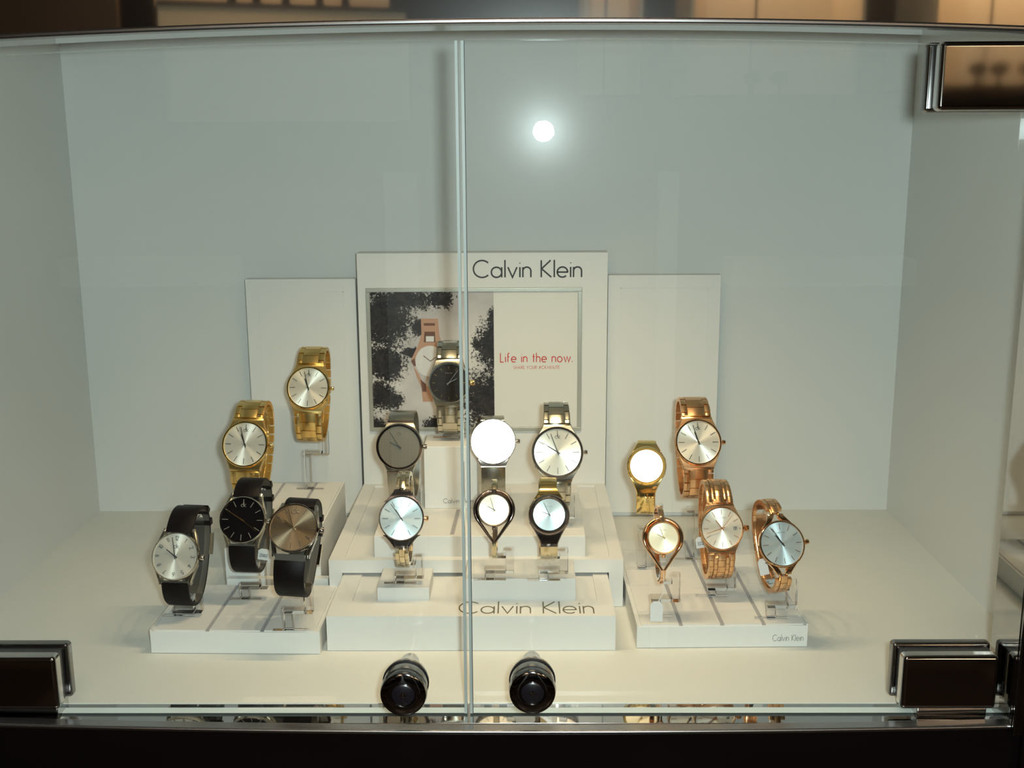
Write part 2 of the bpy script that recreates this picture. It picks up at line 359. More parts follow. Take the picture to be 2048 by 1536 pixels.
# ------------------------------------------------------------------ glass doors with knobs and hinges
def pane(parent, x0, x1, z0, slope):
    zt = lambda x: 0.4640 + bowH(x)
    n = 16; q = MB(); vs = []
    for i in range(n + 1):
        x = x0 + (x1 - x0) * i / n
        vs += [(x, -0.004, z0), (x, 0.004, z0), (x, 0.004, zt(x)), (x, -0.004, zt(x))]
    fs = []
    for i in range(n):
        a, b = 4 * i, 4 * i + 4
        fs += [(a + 1, b + 1, b + 2, a + 2), (a + 3, b + 3, b, a)]
    q.add(vs, fs); o = q.build('glass_pane', 'glass', parent)
    xb, dx = (x1, -.0019) if x1 < .1 else (x0, .0019)
    b_ = MB(); b_.box(min(xb, xb + dx), max(xb, xb + dx), -.0047, -.0041, z0, zt(xb) - .001); b_.build('bevelled_edge', 'palebevel', o)
    if dx > 0: b_ = MB(); b_.box(xb + dx, xb + dx + .0005, -.0046, -.0041, z0, zt(xb) - .001); b_.build('edge_line', 'ink', o)
    e = MB(); fs = [(0, 1, 2, 3), tuple(4 * n + k for k in (3, 2, 1, 0))]
    for i in range(n):
        a, b = 4 * i, 4 * i + 4; fs += [(a, b, b + 1, a + 1), (a + 2, b + 2, b + 3, a + 3)]
    e.add(vs, fs); e.build('polished_edge', 'glassedge', o)
    return o
def knob(parent, x, z, r):
    q = MB(); L = .056
    q.lathe([(r * .36, -.004), (r * .40, -L + .0500), (r * .46, -L + .0440), (r * .62, -L + .0370), (r * .80, -L + .0300), (r * .93, -L + .0250), (r * .98, -L + .0210), (r * .96, -L + .0190), (r * .945, -L + .0175), (r * .945, -L + .0100), (r * .92, -L + .0090)], 72, 'Y', (x, 0, z))
    k = q.build('door_knob', 'satinchrome', parent, smooth=True)
    f = MB(); f.lathe([(0, -L + .0009), (r * .50, -L + .0008), (r * .54, -L), (r * .86, -L), (r * .96, -L + .0010), (r, -L + .0034), (r, -L + .0058), (r * .9, -L + .0064)], 72, 'Y', (x, 0, z)); f.build('front_disc', 'darkchrome', k, smooth=True)
    for t0, t1, rr in ((.0066, .0092, r * .985), (.0176, .0206, r * 1.0)):
        g = MB(); g.lathe([(rr * .90, -L + t0), (rr, -L + t0 + .0005), (rr, -L + t1 - .0005), (rr * .90, -L + t1)], 72, 'Y', (x, 0, z)); g.build('rubber_ring', 'rubber', k, smooth=True)
    d = MB(); d.lathe([(0, -L - .0004), (r * .42, -L - .0003), (r * .48, -L + .0004), (r * .48, -L + .002)], 40, 'Y', (x, 0, z)); d.build('centre_disc', 'rubber', k, smooth=True)
    d = MB(); d.lathe([(0, -L - .0012), (r * .10, -L - .0010), (r * .14, -L - .0002)], 20, 'Y', (x, 0, z)); d.build('screw', 'chrome', k, smooth=True)
    return k
def hinge(parent, x0, x1, z0, z1, up_=False):
    q = MB(); q.box(x0, x1, -.0155, -.0042, z0, z1); h = q.build('hinge', 'chrome', parent, bevel=.0034, seg=4)
    b = MB(); b.box(x0 - .0015, x1 + .0015, .0042, .0125, z0 - .0005, z1 + .001); b.build('back_plate', 'darkchrome', h, bevel=.0028, seg=4)
    g = MB(); g.box(x0 + .002, x1 - .002, -.0044, .0044, z0 + .002, z1 - .0015); g.build('gasket', 'rubber', h)
    p = MB()
    if up_: p.box(x0 + .022, x1 - .004, -.010, .010, z1 - .001, ZH - .0105)
    else: p.box(x0 + .014, x1 - .004, -.010, .010, -.0004, z0 + .001)
    p.build('pivot_block', 'chrome', h, bevel=.001)
    return h
gxl = aty(924.0, 700, -0.004).x; gxr = aty(930.0, 700, -0.004).x
gL = empty('glass_door', (0, 0, 0), 'left glass door leaf with a hinge block at the bottom left corner', 'glass door')
gR = empty('glass_door', (0, 0, 0), 'right glass door leaf with two hinges in view', 'glass door')
xRR = aty(2006, 1400, -0.004).x
pane(gL, XL + .012, gxl, 0.0008, 0); pane(gR, gxr, xRR, 0.0008, 0)
kr = .0158
for par, px, py in ((gL, 806, 1391), (gR, 1065, 1387)):
    P = aty(px, py, -0.056); knob(par, P.x, P.z, kr)
a0 = aty(1800, 1420, -.0155); a1 = aty(2002, 1313, -.0155); hw = a1.x - a0.x; hh = a1.z - a0.z
hinge(gR, a0.x, a1.x, a0.z, a1.z)
b1 = aty(108, 1303, -.0155); hinge(gL, b1.x - hw, b1.x, a0.z, a1.z)
c0 = aty(1893, 222, -.0155); hinge(gR, c0.x - .006, c0.x - .006 + hw, c0.z, c0.z + hh * 1.04, True)
#SPLIT

# ------------------------------------------------------------------ display furniture
def inset_top(mb, x0, x1, y0, y1, z, ix0, ix1, iy0, iy1, dep):
    """top face with a sunk rectangle"""
    o = [(x0, y0), (x1, y0), (x1, y1), (x0, y1)]; i = [(ix0, iy0), (ix1, iy0), (ix1, iy1), (ix0, iy1)]
    vs = [(a, b, z) for a, b in o] + [(a, b, z) for a, b in i] + [(a, b, z - dep) for a, b in i]
    mb.add(vs, [(k, (k + 1) % 4, 4 + (k + 1) % 4, 4 + k) for k in range(4)] + [(4 + k, 4 + (k + 1) % 4, 8 + (k + 1) % 4, 8 + k) for k in range(4)] + [(8, 9, 10, 11)])
def open_box(mb, x0, x1, y0, y1, z0, z1):
    mb.add([(x0, y0, z0), (x1, y0, z0), (x1, y1, z0), (x0, y1, z0), (x0, y0, z1), (x1, y0, z1), (x1, y1, z1), (x0, y1, z1)],
           [(0, 3, 2, 1), (0, 1, 5, 4), (1, 2, 6, 5), (2, 3, 7, 6), (3, 0, 4, 7)])
# front drawer-like plinth with the bronze lettering
cX0, cX1, cY0, cY1, cZ = -0.1578, 0.0740, 0.0982, 0.2000, 0.0298
c1 = empty('display_plinth', (0, 0, 0), 'low white plinth at front centre with large bronze lettering on top', 'display plinth')
q = MB(); open_box(q, cX0, cX1, cY0, cY1, 0.0004, cZ); inset_top(q, cX0, cX1, cY0, cY1, cZ, cX0 + .0165, cX1 - .013, .1290, cY1 - .004, .0016); q.build('body', 'white', c1)
p0 = atz(917, 1227, cZ); p1 = atz(1188, 1227, cZ); ph = atz(1050, 1204, cZ)
q = MB(); text_mb(q, 'Calvin Klein', p0.x, p1.x, p0.y, ph.y - p0.y, cZ, .0011, plane='XY', th=.0003); q.build('lettering', 'goldink', c1)
# bridge
bX0, bX1, bY0, bY1, bZ = -0.1700, 0.0876, 0.1856, 0.4093, 0.0438
br = empty('display_bridge', (0, 0, 0), 'white bridge-shaped riser straddling the back of the lettered plinth', 'display riser')
q = MB(); th = .0120
lz = .0118
q.box(bX0, bX0 + .0115, bY0, bY1, .0004, bZ - lz); q.build('side_leg', 'white', br)
q = MB(); q.box(bX1 - .0125, bX1, bY0, bY1, .0004, bZ - lz); q.build('side_leg', 'white', br)
q = MB(); open_box(q, bX0, bX1, bY0, bY1, bZ - lz, bZ); inset_top(q, bX0, bX1, bY0, bY1, bZ, bX0 + .0130, bX1 - .0115, bY0 + .008, bY1 - .006, .0018); q.build('shelf', 'white', br)
# little blocks on the plinth
def block(name, label, x0, x1, y0, y1, z0, z1, m='white', bev=.0004, cat='display block'):
    o = boxo(name, m, (x0, x1, y0, y1, z0, z1), bevel=bev); return tag(o, label, cat)
zi = cZ - .0016 + .0001
f0 = aty(754.4, 1187, .131); f1 = aty(858.5, 1187, .131)
block('display_block', 'small square white block on the front plinth, left of the doors meeting', f0.x, f1.x, .131, .175, zi, .0406)
f0 = aty(930.8, 1157, .131); f1 = aty(1151.6, 1157, .131)
block('display_block', 'wide low white block on the front plinth under two small watches', f0.x, f1.x, .131, .176, zi, .0483)
f0 = aty(747.5, 1071, .197); f1 = aty(1171, 1072, .197); tz = .0617
tb = empty('display_block', (0, 0, 0), 'long white block lying on the bridge riser, a dark slot across its top', 'display block')
boxo('body', 'white', (f0.x, f1.x, .197, .347, bZ - .0017, tz), tb, .0004)
g0 = atz(904, 1069, tz); g1 = atz(917, 1019, tz)
q = MB(); q.add([(g0.x - .0018, g0.y, tz + .0002), (g0.x + .0018, g0.y, tz + .0002), (g1.x + .0018, g1.y, tz + .0002), (g1.x - .0018, g1.y, tz + .0002)], [(0, 1, 2, 3)]); q.build('slot', 'groove_shade', tb)
TBX0, TBX1 = f0.x, f1.x
# upright plinth under the poster watch
f0 = aty(850, 1017, .273); f1 = aty(955, 1017, .273)
up_ = empty('display_plinth', (0, 0, 0), 'narrow upright white plinth under the dark striped watch, tiny grey print', 'display plinth')
boxo('body', 'white', (f0.x, f1.x, .273, .319, tz + .0001, .1224), up_, .0004)
a = aty(887, 1006, .273); b = aty(946, 1006, .273); c = aty(887, 997.5, .273)
q = MB(); text_mb(q, 'Calvin Klein', a.x, b.x, a.z, c.z - a.z, .273, .00028, gap=.2); q.build('lettering', 'ink', up_)
UPX = (f0.x, f1.x)
# poster panel
py_ = .4096
A = aty(711, 508, py_); B = aty(1217, 503, py_); zt = (A.z + B.z) / 2
A2 = aty(729, 960, py_); B2 = aty(1210, 960, py_)
px0, px1 = (A.x + A2.x) / 2, (B.x + B2.x) / 2
ps = empty('poster_panel', (0, 0, 0), 'tall white panel at back centre with large dark heading and framed advert', 'display panel')
boxo('board', 'white', (px0, px1, py_, py_ + .0225, .0005, zt), ps, .0006)
a = aty(947, 555, py_); b = aty(1163, 555, py_); c = aty(947, 521, py_)
q = MB(); text_mb(q, 'Calvin Klein', a.x, b.x, a.z, c.z - a.z, py_, .0016); q.build('lettering', 'ink', ps)
fx0 = aty(735.5, 700, py_).x; fx1 = aty(1163, 700, py_).x; fz1 = aty(950, 575, py_).z; fz0 = aty(950, 861, py_).z
q = MB(); fw = .0042
for bb in ((fx0, fx1, fz1 - fw, fz1), (fx0, fx1, fz0, fz0 + fw), (fx0, fx0 + fw, fz0 + fw, fz1 - fw), (fx1 - fw, fx1, fz0 + fw, fz1 - fw)): q.box(bb[0], bb[1], py_ - .003, py_ + .0005, bb[2], bb[3])
fr = q.build('picture_frame', 'silverframe', ps, bevel=.0005)
ix0, ix1, iz0, iz1 = fx0 + fw, fx1 - fw, fz0 + fw, fz1 - fw
xs = aty(988, 700, py_).x
q = MB(); q.box(xs, ix1, py_ - .0008, py_ - .0001, iz0, iz1); q.build('text_print', 'printwhite', ps)
def tree_mat():
    m = mat('tree_photo_print', (.7, .7, .68), 0.45, spec=.4); n, l, p = nodes(m)
    tc = n.new('ShaderNodeTexCoord')
    def noise(scale, det, rough=.6, off=0):
        t = n.new('ShaderNodeTexNoise'); t.inputs['Scale'].default_value = scale; t.inputs['Detail'].default_value = det; t.inputs['Roughness'].default_value = rough
        mp = n.new('ShaderNodeMapping'); mp.inputs['Location'].default_value = (off, off * .7, off); l.new(tc.outputs['Object'], mp.inputs[0]); l.new(mp.outputs[0], t.inputs['Vector']); return t.outputs['Fac']
    def math_(op, a, b):
        q = n.new('ShaderNodeMath'); q.operation = op
        for k, v in enumerate((a, b)):
            if isinstance(v, (int, float)): q.inputs[k].default_value = v
            else: l.new(v, q.inputs[k])
        return q.outputs[0]
    sp = n.new('ShaderNodeSeparateXYZ'); l.new(tc.outputs['Object'], sp.inputs[0])
    # crowns: photograph pixel centre, radii (px)
    bl = [(765, 640, 75, 75), (800, 600, 95, 26), (880, 598, 36, 24), (770, 725, 50, 55), (840, 655, 22, 22), (765, 790, 34, 42), (790, 800, 22, 22), (745, 855, 40, 26), (870, 850, 30, 22), (895, 840, 24, 24), (845, 862, 60, 10),
          (985, 690, 44, 62), (975, 800, 66, 75), (955, 690, 16, 18), (990, 640, 20, 30), (822, 705, 24, 14)]
    cur = None
    for (bx, by, rx, rz) in bl:
        c_ = aty(bx, by, py_); ru = rx * 1.02 / F_PX; rv = rz * 1.02 / F_PX
        dx = math_('DIVIDE', math_('SUBTRACT', sp.outputs['X'], c_.x), ru); dz = math_('DIVIDE', math_('SUBTRACT', sp.outputs['Z'], c_.z), rv)
        d = math_('SQRT', math_('ADD', math_('MULTIPLY', dx, dx), math_('MULTIPLY', dz, dz)), 0)
        cur = d if cur is None else math_('MINIMUM', cur, d)
    e = math_('ADD', cur, math_('MULTIPLY', math_('SUBTRACT', noise(110, 6, .75), .5), 1.7))
    e = math_('ADD', e, math_('MULTIPLY', math_('SUBTRACT', noise(520, 3, .7, 3), .5), 2.0))
    r = n.new('ShaderNodeMapRange'); r.inputs['From Min'].default_value = .80; r.inputs['From Max'].default_value = 1.02; l.new(e, r.inputs[0])
    sky = n.new('ShaderNodeValToRGB'); sky.color_ramp.elements[0].position = .32; sky.color_ramp.elements[0].color = (.43, .40, .40, 1); sky.color_ramp.elements[1].position = .62; sky.color_ramp.elements[1].color = (.74, .70, .66, 1)
    l.new(noise(14, 4, .5, 8), sky.inputs[0])
    leaf = n.new('ShaderNodeValToRGB'); leaf.color_ramp.elements[0].position = .40; leaf.color_ramp.elements[0].color = (.008, .006, .007, 1); leaf.color_ramp.elements[1].position = .75; leaf.color_ramp.elements[1].color = (.055, .043, .04, 1)
    l.new(noise(160, 5, .7, 5), leaf.inputs[0])
    mx = n.new('ShaderNodeMix'); mx.data_type = 'RGBA'; l.new(r.outputs[0], mx.inputs[0]); l.new(leaf.outputs[0], mx.inputs[6]); l.new(sky.outputs[0], mx.inputs[7])
    l.new(mx.outputs[2], p.inputs['Base Color']); return m
M['trees'] = tree_mat()
q = MB(); q.box(ix0, xs, py_ - .0008, py_ - .0001, iz0, iz1); pic = q.build('photo_print', 'trees', ps)
a = aty(1001, 724, py_); b = aty(1145, 724, py_); c = aty(1001, 706, py_)
q = MB(); text_mb(q, 'Life in the now.', a.x, b.x, a.z, c.z - a.z, py_ - .0008, .00095, gap=.23); q.build('slogan', 'red', ps)
a = aty(1027, 737.5, py_); b = aty(1119, 737.5, py_); c = aty(1027, 731.5, py_)
q = MB(); text_mb(q, 'SHARE YOUR #CKMINUTE', a.x, b.x, a.z, c.z - a.z, py_ - .0008, .00028, gap=.26); q.build('slogan', 'red', ps)
# the rose-gold watch printed on the advert
M['printrose'] = mat('printed_rose', (.52, .30, .20), .5); M['printrosed'] = mat('printed_brown', (.16, .07, .045), .5); M['printdial'] = mat('printed_dial', (.74, .72, .70), .5)
def PX(pts): return [(aty(x, y, py_).x, aty(x, y, py_).z) for x, y in pts]
yy = py_ - .0008
def flat(name, m, polys, y, t_=.00015):
    q = MB()
    for P_ in polys: q.prism(PX(P_), y - t_, y)
    q.build(name, m, pic)
flat('printed_band', 'printrose', [[(842, 637), (876, 637), (879, 672), (886, 690), (893, 730), (890, 770), (868, 790), (855, 760), (852, 745), (838, 735), (822, 720), (836, 690), (843, 668)], [(826, 730), (838, 748), (848, 770), (868, 775), (866, 803), (846, 803), (843, 775), (833, 752)]], yy)
flat('printed_shadow', 'printrosed', [[(848, 646), (870, 646), (870, 651), (848, 651)], [(849, 663), (870, 663), (871, 684), (848, 684)], [(822, 722), (829, 716), (832, 730), (829, 733)], [(841, 758), (852, 768), (853, 783), (845, 783)]], yy - .00015)
flat('printed_gap', 'printdial', [[(852, 672), (868, 672), (868, 683), (852, 683)]], yy - .0003)
cc = (860, 722)
flat('printed_dial', 'printdial', [[(cc[0] + 29 * math.cos(2 * PI * k / 36), cc[1] + 31 * math.sin(2 * PI * k / 36)) for k in range(36)]], yy - .0003)
q = MB(); h0 = PX([(847, 711), (861, 722), (882, 706)]); stroke(q, h0, .0007, yy - .00045); q.build('printed_hands', 'printrosed', pic)

# tall plain panels either side
def side_panel(lab, x0p, x1p, ytop, xb0, xb1):
    y = .425; A = aty(x0p, ytop, y); B = aty(x1p, ytop, y); A2 = aty(xb0, 940, y); B2 = aty(xb1, 940, y)
    x0, x1 = (A.x + A2.x) / 2, (B.x + B2.x) / 2; zt_ = (A.z + B.z) / 2
    o = empty('backdrop_panel', (0, 0, 0), lab, 'display panel')
    q = MB(); q.box(x0, x1, y, y + .014, .006, zt_)
    q.build('board', 'white', o, bevel=.0005)
    m_ = .013; q = MB()
    for bb in ((x0 + m_, x1 - m_, zt_ - m_ - .0006, zt_ - m_), (x0 + m_, x0 + m_ + .0006, .02, zt_ - m_), (x1 - m_ - .0006, x1 - m_, .02, zt_ - m_)): q.box(bb[0], bb[1], y - .0005, y + .0002, bb[2], bb[3])
    q.build('moulding', 'card', o)
    boxo('foot', 'white', (x0 + .006, x1 - .006, y + .006, y + .014, .0003, .006), o)
side_panel('plain tall white panel left of the advert, behind the upper gold watch', 492, 712, 558, 508, 722)
side_panel('plain tall white panel right of the advert, behind the rose gold watches', 1217, 1440, 550, 1211, 1432)

# flat tiled bases
def tiled_base(lab, x0, x1, y0, y1, zb, cols, rows, rz=0, text=None):
    o = empty('tiled_stand', ((x0 + x1) / 2, y0, 0), lab, 'display base', rz=rz); wx = x1 - x0; dy = y1 - y0
    tt = .0014
    boxo('body', 'white', (-wx / 2, wx / 2, 0, dy, .0004, zb - tt), o, .0003)
    m_ = .0020; cw = (wx - 2 * m_) / cols; ys = [.001 + (dy - .002) * r_ for r_ in rows]
    xs_ = [-wx / 2 + m_ + cw * k for k in range(cols + 1)]
    boxo('rim', 'white', (-wx / 2, -wx / 2 + .0014, 0, dy, zb - tt, zb), o); boxo('rim', 'white', (wx / 2 - .0014, wx / 2, 0, dy, zb - tt, zb), o)
    for k in range(cols):
        for j in range(len(ys) - 1):
            boxo('top_tile', 'tile', (xs_[k] + .0016, xs_[k + 1] - .0016, ys[j] + .0002, ys[j + 1] - .0002, zb - tt, zb - .0002), o)
    q = MB()
    for k in range(1, cols): q.box(xs_[k] - .0016, xs_[k] + .0016, .001, dy, zb - tt - .0002, zb - tt + .0003)
    q.build('slot', 'groove_shade', o)  # strips at the gap bottoms, shade put into their colour
    if text:
        q = MB(); text_mb(q, 'Calvin Klein', text[0], text[1], text[2], text[3], 0, .00030, gap=.2); q.build('lettering', 'greyink', o)
    return o
tiled_base('flat white tiled base at front right with small grey print on its front edge', .0915, .2295, .1034, .302, .0201, 4, (0, .13, .42, .66, .86, 1), R(1.0), (.0408, .0655, .0055, .0052))
tiled_base('flat white tiled base at front left under three leather-strap watches', -.2990, -.1625, .0930, .1890, .0201, 3, (0, .42, .86, 1), R(-1.0))
block('display_step', 'thin white step at left between the flat base and the raised block', -.262, -.1722, .1915, .199, .0004, .0243)
lb = empty('tiled_stand', (0, 0, 0), 'raised white block at left with slotted tiled top under the two gold watches', 'display base')
LX0, LX1, LY0, LY1, LZ = -.259, -.1725, .1995, .346, .0672
P = aty(452, 1150, LY0); LX0 = P.x
P = atz(689, 962, LZ); LX1 = min(P.x, -.1712)
boxo('body', 'white', (LX0, LX1, LY0, LY1, .0004, LZ - .0014), lb, .0003)
cw = (LX1 - LX0) / 2
xs_ = [LX0, LX0 + (LX1 - LX0) * .30, LX0 + (LX1 - LX0) * .68, LX1]
for k in range(3):
    for y0, y1 in ((LY0 + .001, LY0 + .05), (LY0 + .0504, LY0 + .105), (LY0 + .1054, LY1 - .008)):
        boxo('top_tile', 'tile', (xs_[k] + .0015, xs_[k + 1] - .0015, y0, y1, LZ - .0014, LZ), lb)
q = MB()
for k in (1, 2): q.box(xs_[k] - .0015, xs_[k] + .0015, LY0 + .001, LY1 - .004, LZ - .0016, LZ - .0011)
q.build('slot', 'groove_shade', lb)
# ------------------------------------------------------------------ wrist watches on clear holders
class Ring:
    """strap loop in the watch's own y-z plane; s = arc length from the front centre, positive upwards"""
    def __init__(s, a, b, c0, n=2.35):
        N = 720; P = []
        for k in range(N):
            t = 2 * PI * k / N
            cs, sn = math.cos(t), math.sin(t)
            P.append((b - b * math.copysign(abs(cs) ** (2 / n), cs), c0 + a * math.copysign(abs(sn) ** (2 / n), sn)))
        # start where z = 0 on the front
        i0 = min(range(N), key=lambda i: abs(P[i][1]) + (9 if P[i][0] > b else 0))
        P = P[i0:] + P[:i0]; s.P = P + [P[0]]; s.S = [0]
        for i in range(N): s.S.append(s.S[-1] + math.dist(s.P[i], s.P[i + 1]))
        s.L = s.S[-1]; s.bot = c0 - a; s.b = b
    def at(s, d):
        d %= s.L; lo, hi = 0, len(s.S) - 1
        while hi - lo > 1:
            m = (lo + hi) // 2
            if s.S[m] <= d: lo = m
            else: hi = m
        t = (d - s.S[lo]) / max(1e-9, s.S[hi] - s.S[lo]); p, q = s.P[lo], s.P[hi]
        y, z = p[0] + (q[0] - p[0]) * t, p[1] + (q[1] - p[1]) * t
        L = math.hypot(q[0] - p[0], q[1] - p[1]) or 1e-9; ty, tz = (q[0] - p[0]) / L, (q[1] - p[1]) / L
        return y, z, -tz, ty            # point, outward normal (y,z): the front faces -y
def sweep(mb, ring, s0, s1, wfun, t_in, t_out, n=24, off=0.0, xoff=None, cham=.0006):
    """band between arc lengths; wfun(s) -> half width; t_out outwards, t_in inwards"""
    vs = []; uv = []
    for i in range(n + 1):
        sd = s0 + (s1 - s0) * i / n; y, z, ny, nz = ring.at(sd); h = wfun(sd); xc = xoff(sd) if xoff else 0
        e = min(.25 * (t_out + t_in), cham)
        for x, o in ((-h, -t_in), (-h, t_out - e), (-h + e * 1.3, t_out), (h - e * 1.3, t_out), (h, t_out - e), (h, -t_in)):
            vs.append((x + xc, y + ny * (o + off), z + nz * (o + off))); uv.append((x, sd))
    fs = []
    for i in range(n):
        a, b = 6 * i, 6 * i + 6
        for k in range(6):
            fs.append((a + k, b + k, b + (k + 1) % 6, a + (k + 1) % 6))
    fs += [tuple(range(6)), tuple(6 * n + k for k in range(5, -1, -1))]
    mb.add(vs, fs, uv)
def links(mb, ring, s0, s1, w0, w1, style, th=.0026):
    """metal bracelet from s0 to s1 (either direction)"""
    sg = 1 if s1 > s0 else -1; Ltot = abs(s1 - s0); pitch = {'city': .0078, 'five': .0052, 'slim': .0062, 'h': .0085}[style]
    n = max(1, int(Ltot / pitch)); pitch = Ltot / n
    W = lambda s_: w0 + (w1 - w0) * min(1, abs(s_ - s0) / (Ltot * .6))
    def piece(a, b, xc, hw, lift=0.0, ti=.0012, t=th):
        sweep(mb, ring, a, b, lambda s_: hw, ti, t, 2, lift, lambda s_: xc, .00022)
    for k in range(n):
        a = s0 + sg * pitch * k; b = a + sg * pitch * .94; m = (a + b) / 2; w_ = W(m)
        if style == 'city':
            piece(a, b, 0, w_ * .60)
            for sx in (-1, 1):
                if k == 0: piece(a, a + sg * pitch * .30, sx * w_ * .805, w_ * .195, -.0002)
                piece(a + sg * pitch * .42, b + sg * pitch * .34, sx * w_ * .805, w_ * .195, -.0002)
        elif style == 'five':
            piece(a, b, 0, w_ * .30)
            for sx in (-1, 1):
                piece(a + sg * pitch * .5, b + sg * pitch * .5, sx * w_ * .46, w_ * .13)
                piece(a, b, sx * w_ * .82, w_ * .18, -.0003)
        elif style == 'h':
            piece(a, b, 0, w_ * .55)
            for sx in (-1, 1): piece(a, b - sg * pitch * .15, sx * w_ * .8, w_ * .2)
        else:
            piece(a, b, 0, w_ * .42)
            for sx in (-1, 1): piece(a + sg * pitch * .5, b + sg * pitch * .5, sx * w_ * .74, w_ * .26, -.0002)
    sweep(mb, ring, s0, s1, lambda s_: W(s_) * .55, .0010, .0008, 30)

def hand(parent, name, m, ang, l0, l1, w_, y):
    a = R(ang); q = MB(); d = (math.sin(a), math.cos(a)); p = (math.cos(a), -math.sin(a))
    pts = [(d[0] * l0 + p[0] * w_ * .5, d[1] * l0 + p[1] * w_ * .5), (d[0] * l1 + p[0] * w_ * .3, d[1] * l1 + p[1] * w_ * .3), (d[0] * l1 - p[0] * w_ * .3, d[1] * l1 - p[1] * w_ * .3), (d[0] * l0 - p[0] * w_ * .5, d[1] * l0 - p[1] * w_ * .5)]
    q.prism(pts, y - .00035, y); return q.build(name, m, parent)
def dial_face(root, r, y, dm, ink, marks, hh, mh, hm, logo=None, sec=None, numerals=False, date=False):
    q = MB(); q.lathe([(0, y), (r * .5, y), (r, y), (r, y + .0018)], 64, 'Y'); d = q.build('dial', dm, root)
    q = MB(); any_ = False
    if numerals:
        for k in range(1, 13):
            a = R(30 * k); cx, cz = math.sin(a) * r * .80, math.cos(a) * r * .80; h = r * .175
            t_, W = text_strokes(str(k), .14); sx = h * .95
            ca, sa = (math.cos(a), math.sin(a))
            for st in t_:
                pts = []
                for u, v in st:
                    lx_, lz_ = (u - W / 2) * sx, (v - .5) * h
                    pts.append((cx + lx_ * ca + lz_ * sa, cz - lx_ * sa + lz_ * ca))
                stroke(q, pts, r * .018, y - .0001)
        any_ = True
    elif marks:
        for k in range(12):
            if date and k == 3: l0, l1 = .84, .93
            else: l0, l1 = marks
            a = R(30 * k); s_, c_ = math.sin(a), math.cos(a)
            stroke(q, [(s_ * r * l0, c_ * r * l0), (s_ * r * l1, c_ * r * l1)], r * (.022 if ink != 'handrose2' else .03), y - .0001, th=.0003)
        any_ = True
    if any_: q.build('hour_marks', ink, d)
    if date:
        q = MB(); b = r * .10
        for x0, z0, x1, z1 in ((.58, -.07, .58, .07), (.58, .07, .74, .07), (.74, .07, .74, -.07), (.74, -.07, .58, -.07)): stroke(q, [(x0 * r, z0 * r), (x1 * r, z1 * r)], r * .014, y - .0001)
        text_mb(q, '19', .615 * r, .705 * r, -.045 * r, .09 * r, y - .0001, r * .014); q.build('date_window', 'ink', d)
    if logo:
        q = MB()
        if logo == 'ck': text_mb(q, 'ck', -r * .105, r * .115, (.36 if numerals else .59) * r, r * .19, y - .0001, r * .017, gap=.12)
        elif logo == 'CK': text_mb(q, 'CK', -r * .17, r * .17, r * .60, r * .16, y - .0001, r * .024, gap=.14)
        else: text_mb(q, 'Calvin Klein', -r * .21, r * .21, r * .50, r * .062, y - .0001, r * .0055)
        q.build('logo', ink if logo != 'small' else 'faintmark', d)
    if hh is not None: hand(root, 'hour_hand', hm, hh, -r * .12, r * .50, r * .06, y - .0008)
    if mh is not None: hand(root, 'minute_hand', hm, mh, -r * .14, r * .84, r * .042, y - .0013)
    if sec is not None: hand(root, 'second_hand', hm, sec, -r * .2, r * .86, r * .018, y - .0018)
    q = MB(); q.lathe([(0, y - .0022), (r * .035, y - .0022), (r * .045, y - .0016), (r * .045, y - .0002)], 16, 'Y'); q.build('hand_hub', hm, root)
    return d
def crown(root, r, m, y=.0035, big=1.0):
    q = MB(); q.lathe([(0, r + .0036 * big), (.0017 * big, r + .0034 * big), (.0021 * big, r + .0028 * big), (.0021 * big, r + .0008), (.0012, r + .0006), (.0012, r - .001)][::-1], 20, 'X', (0, y, 0)); q.build('crown', m, root, smooth=True)

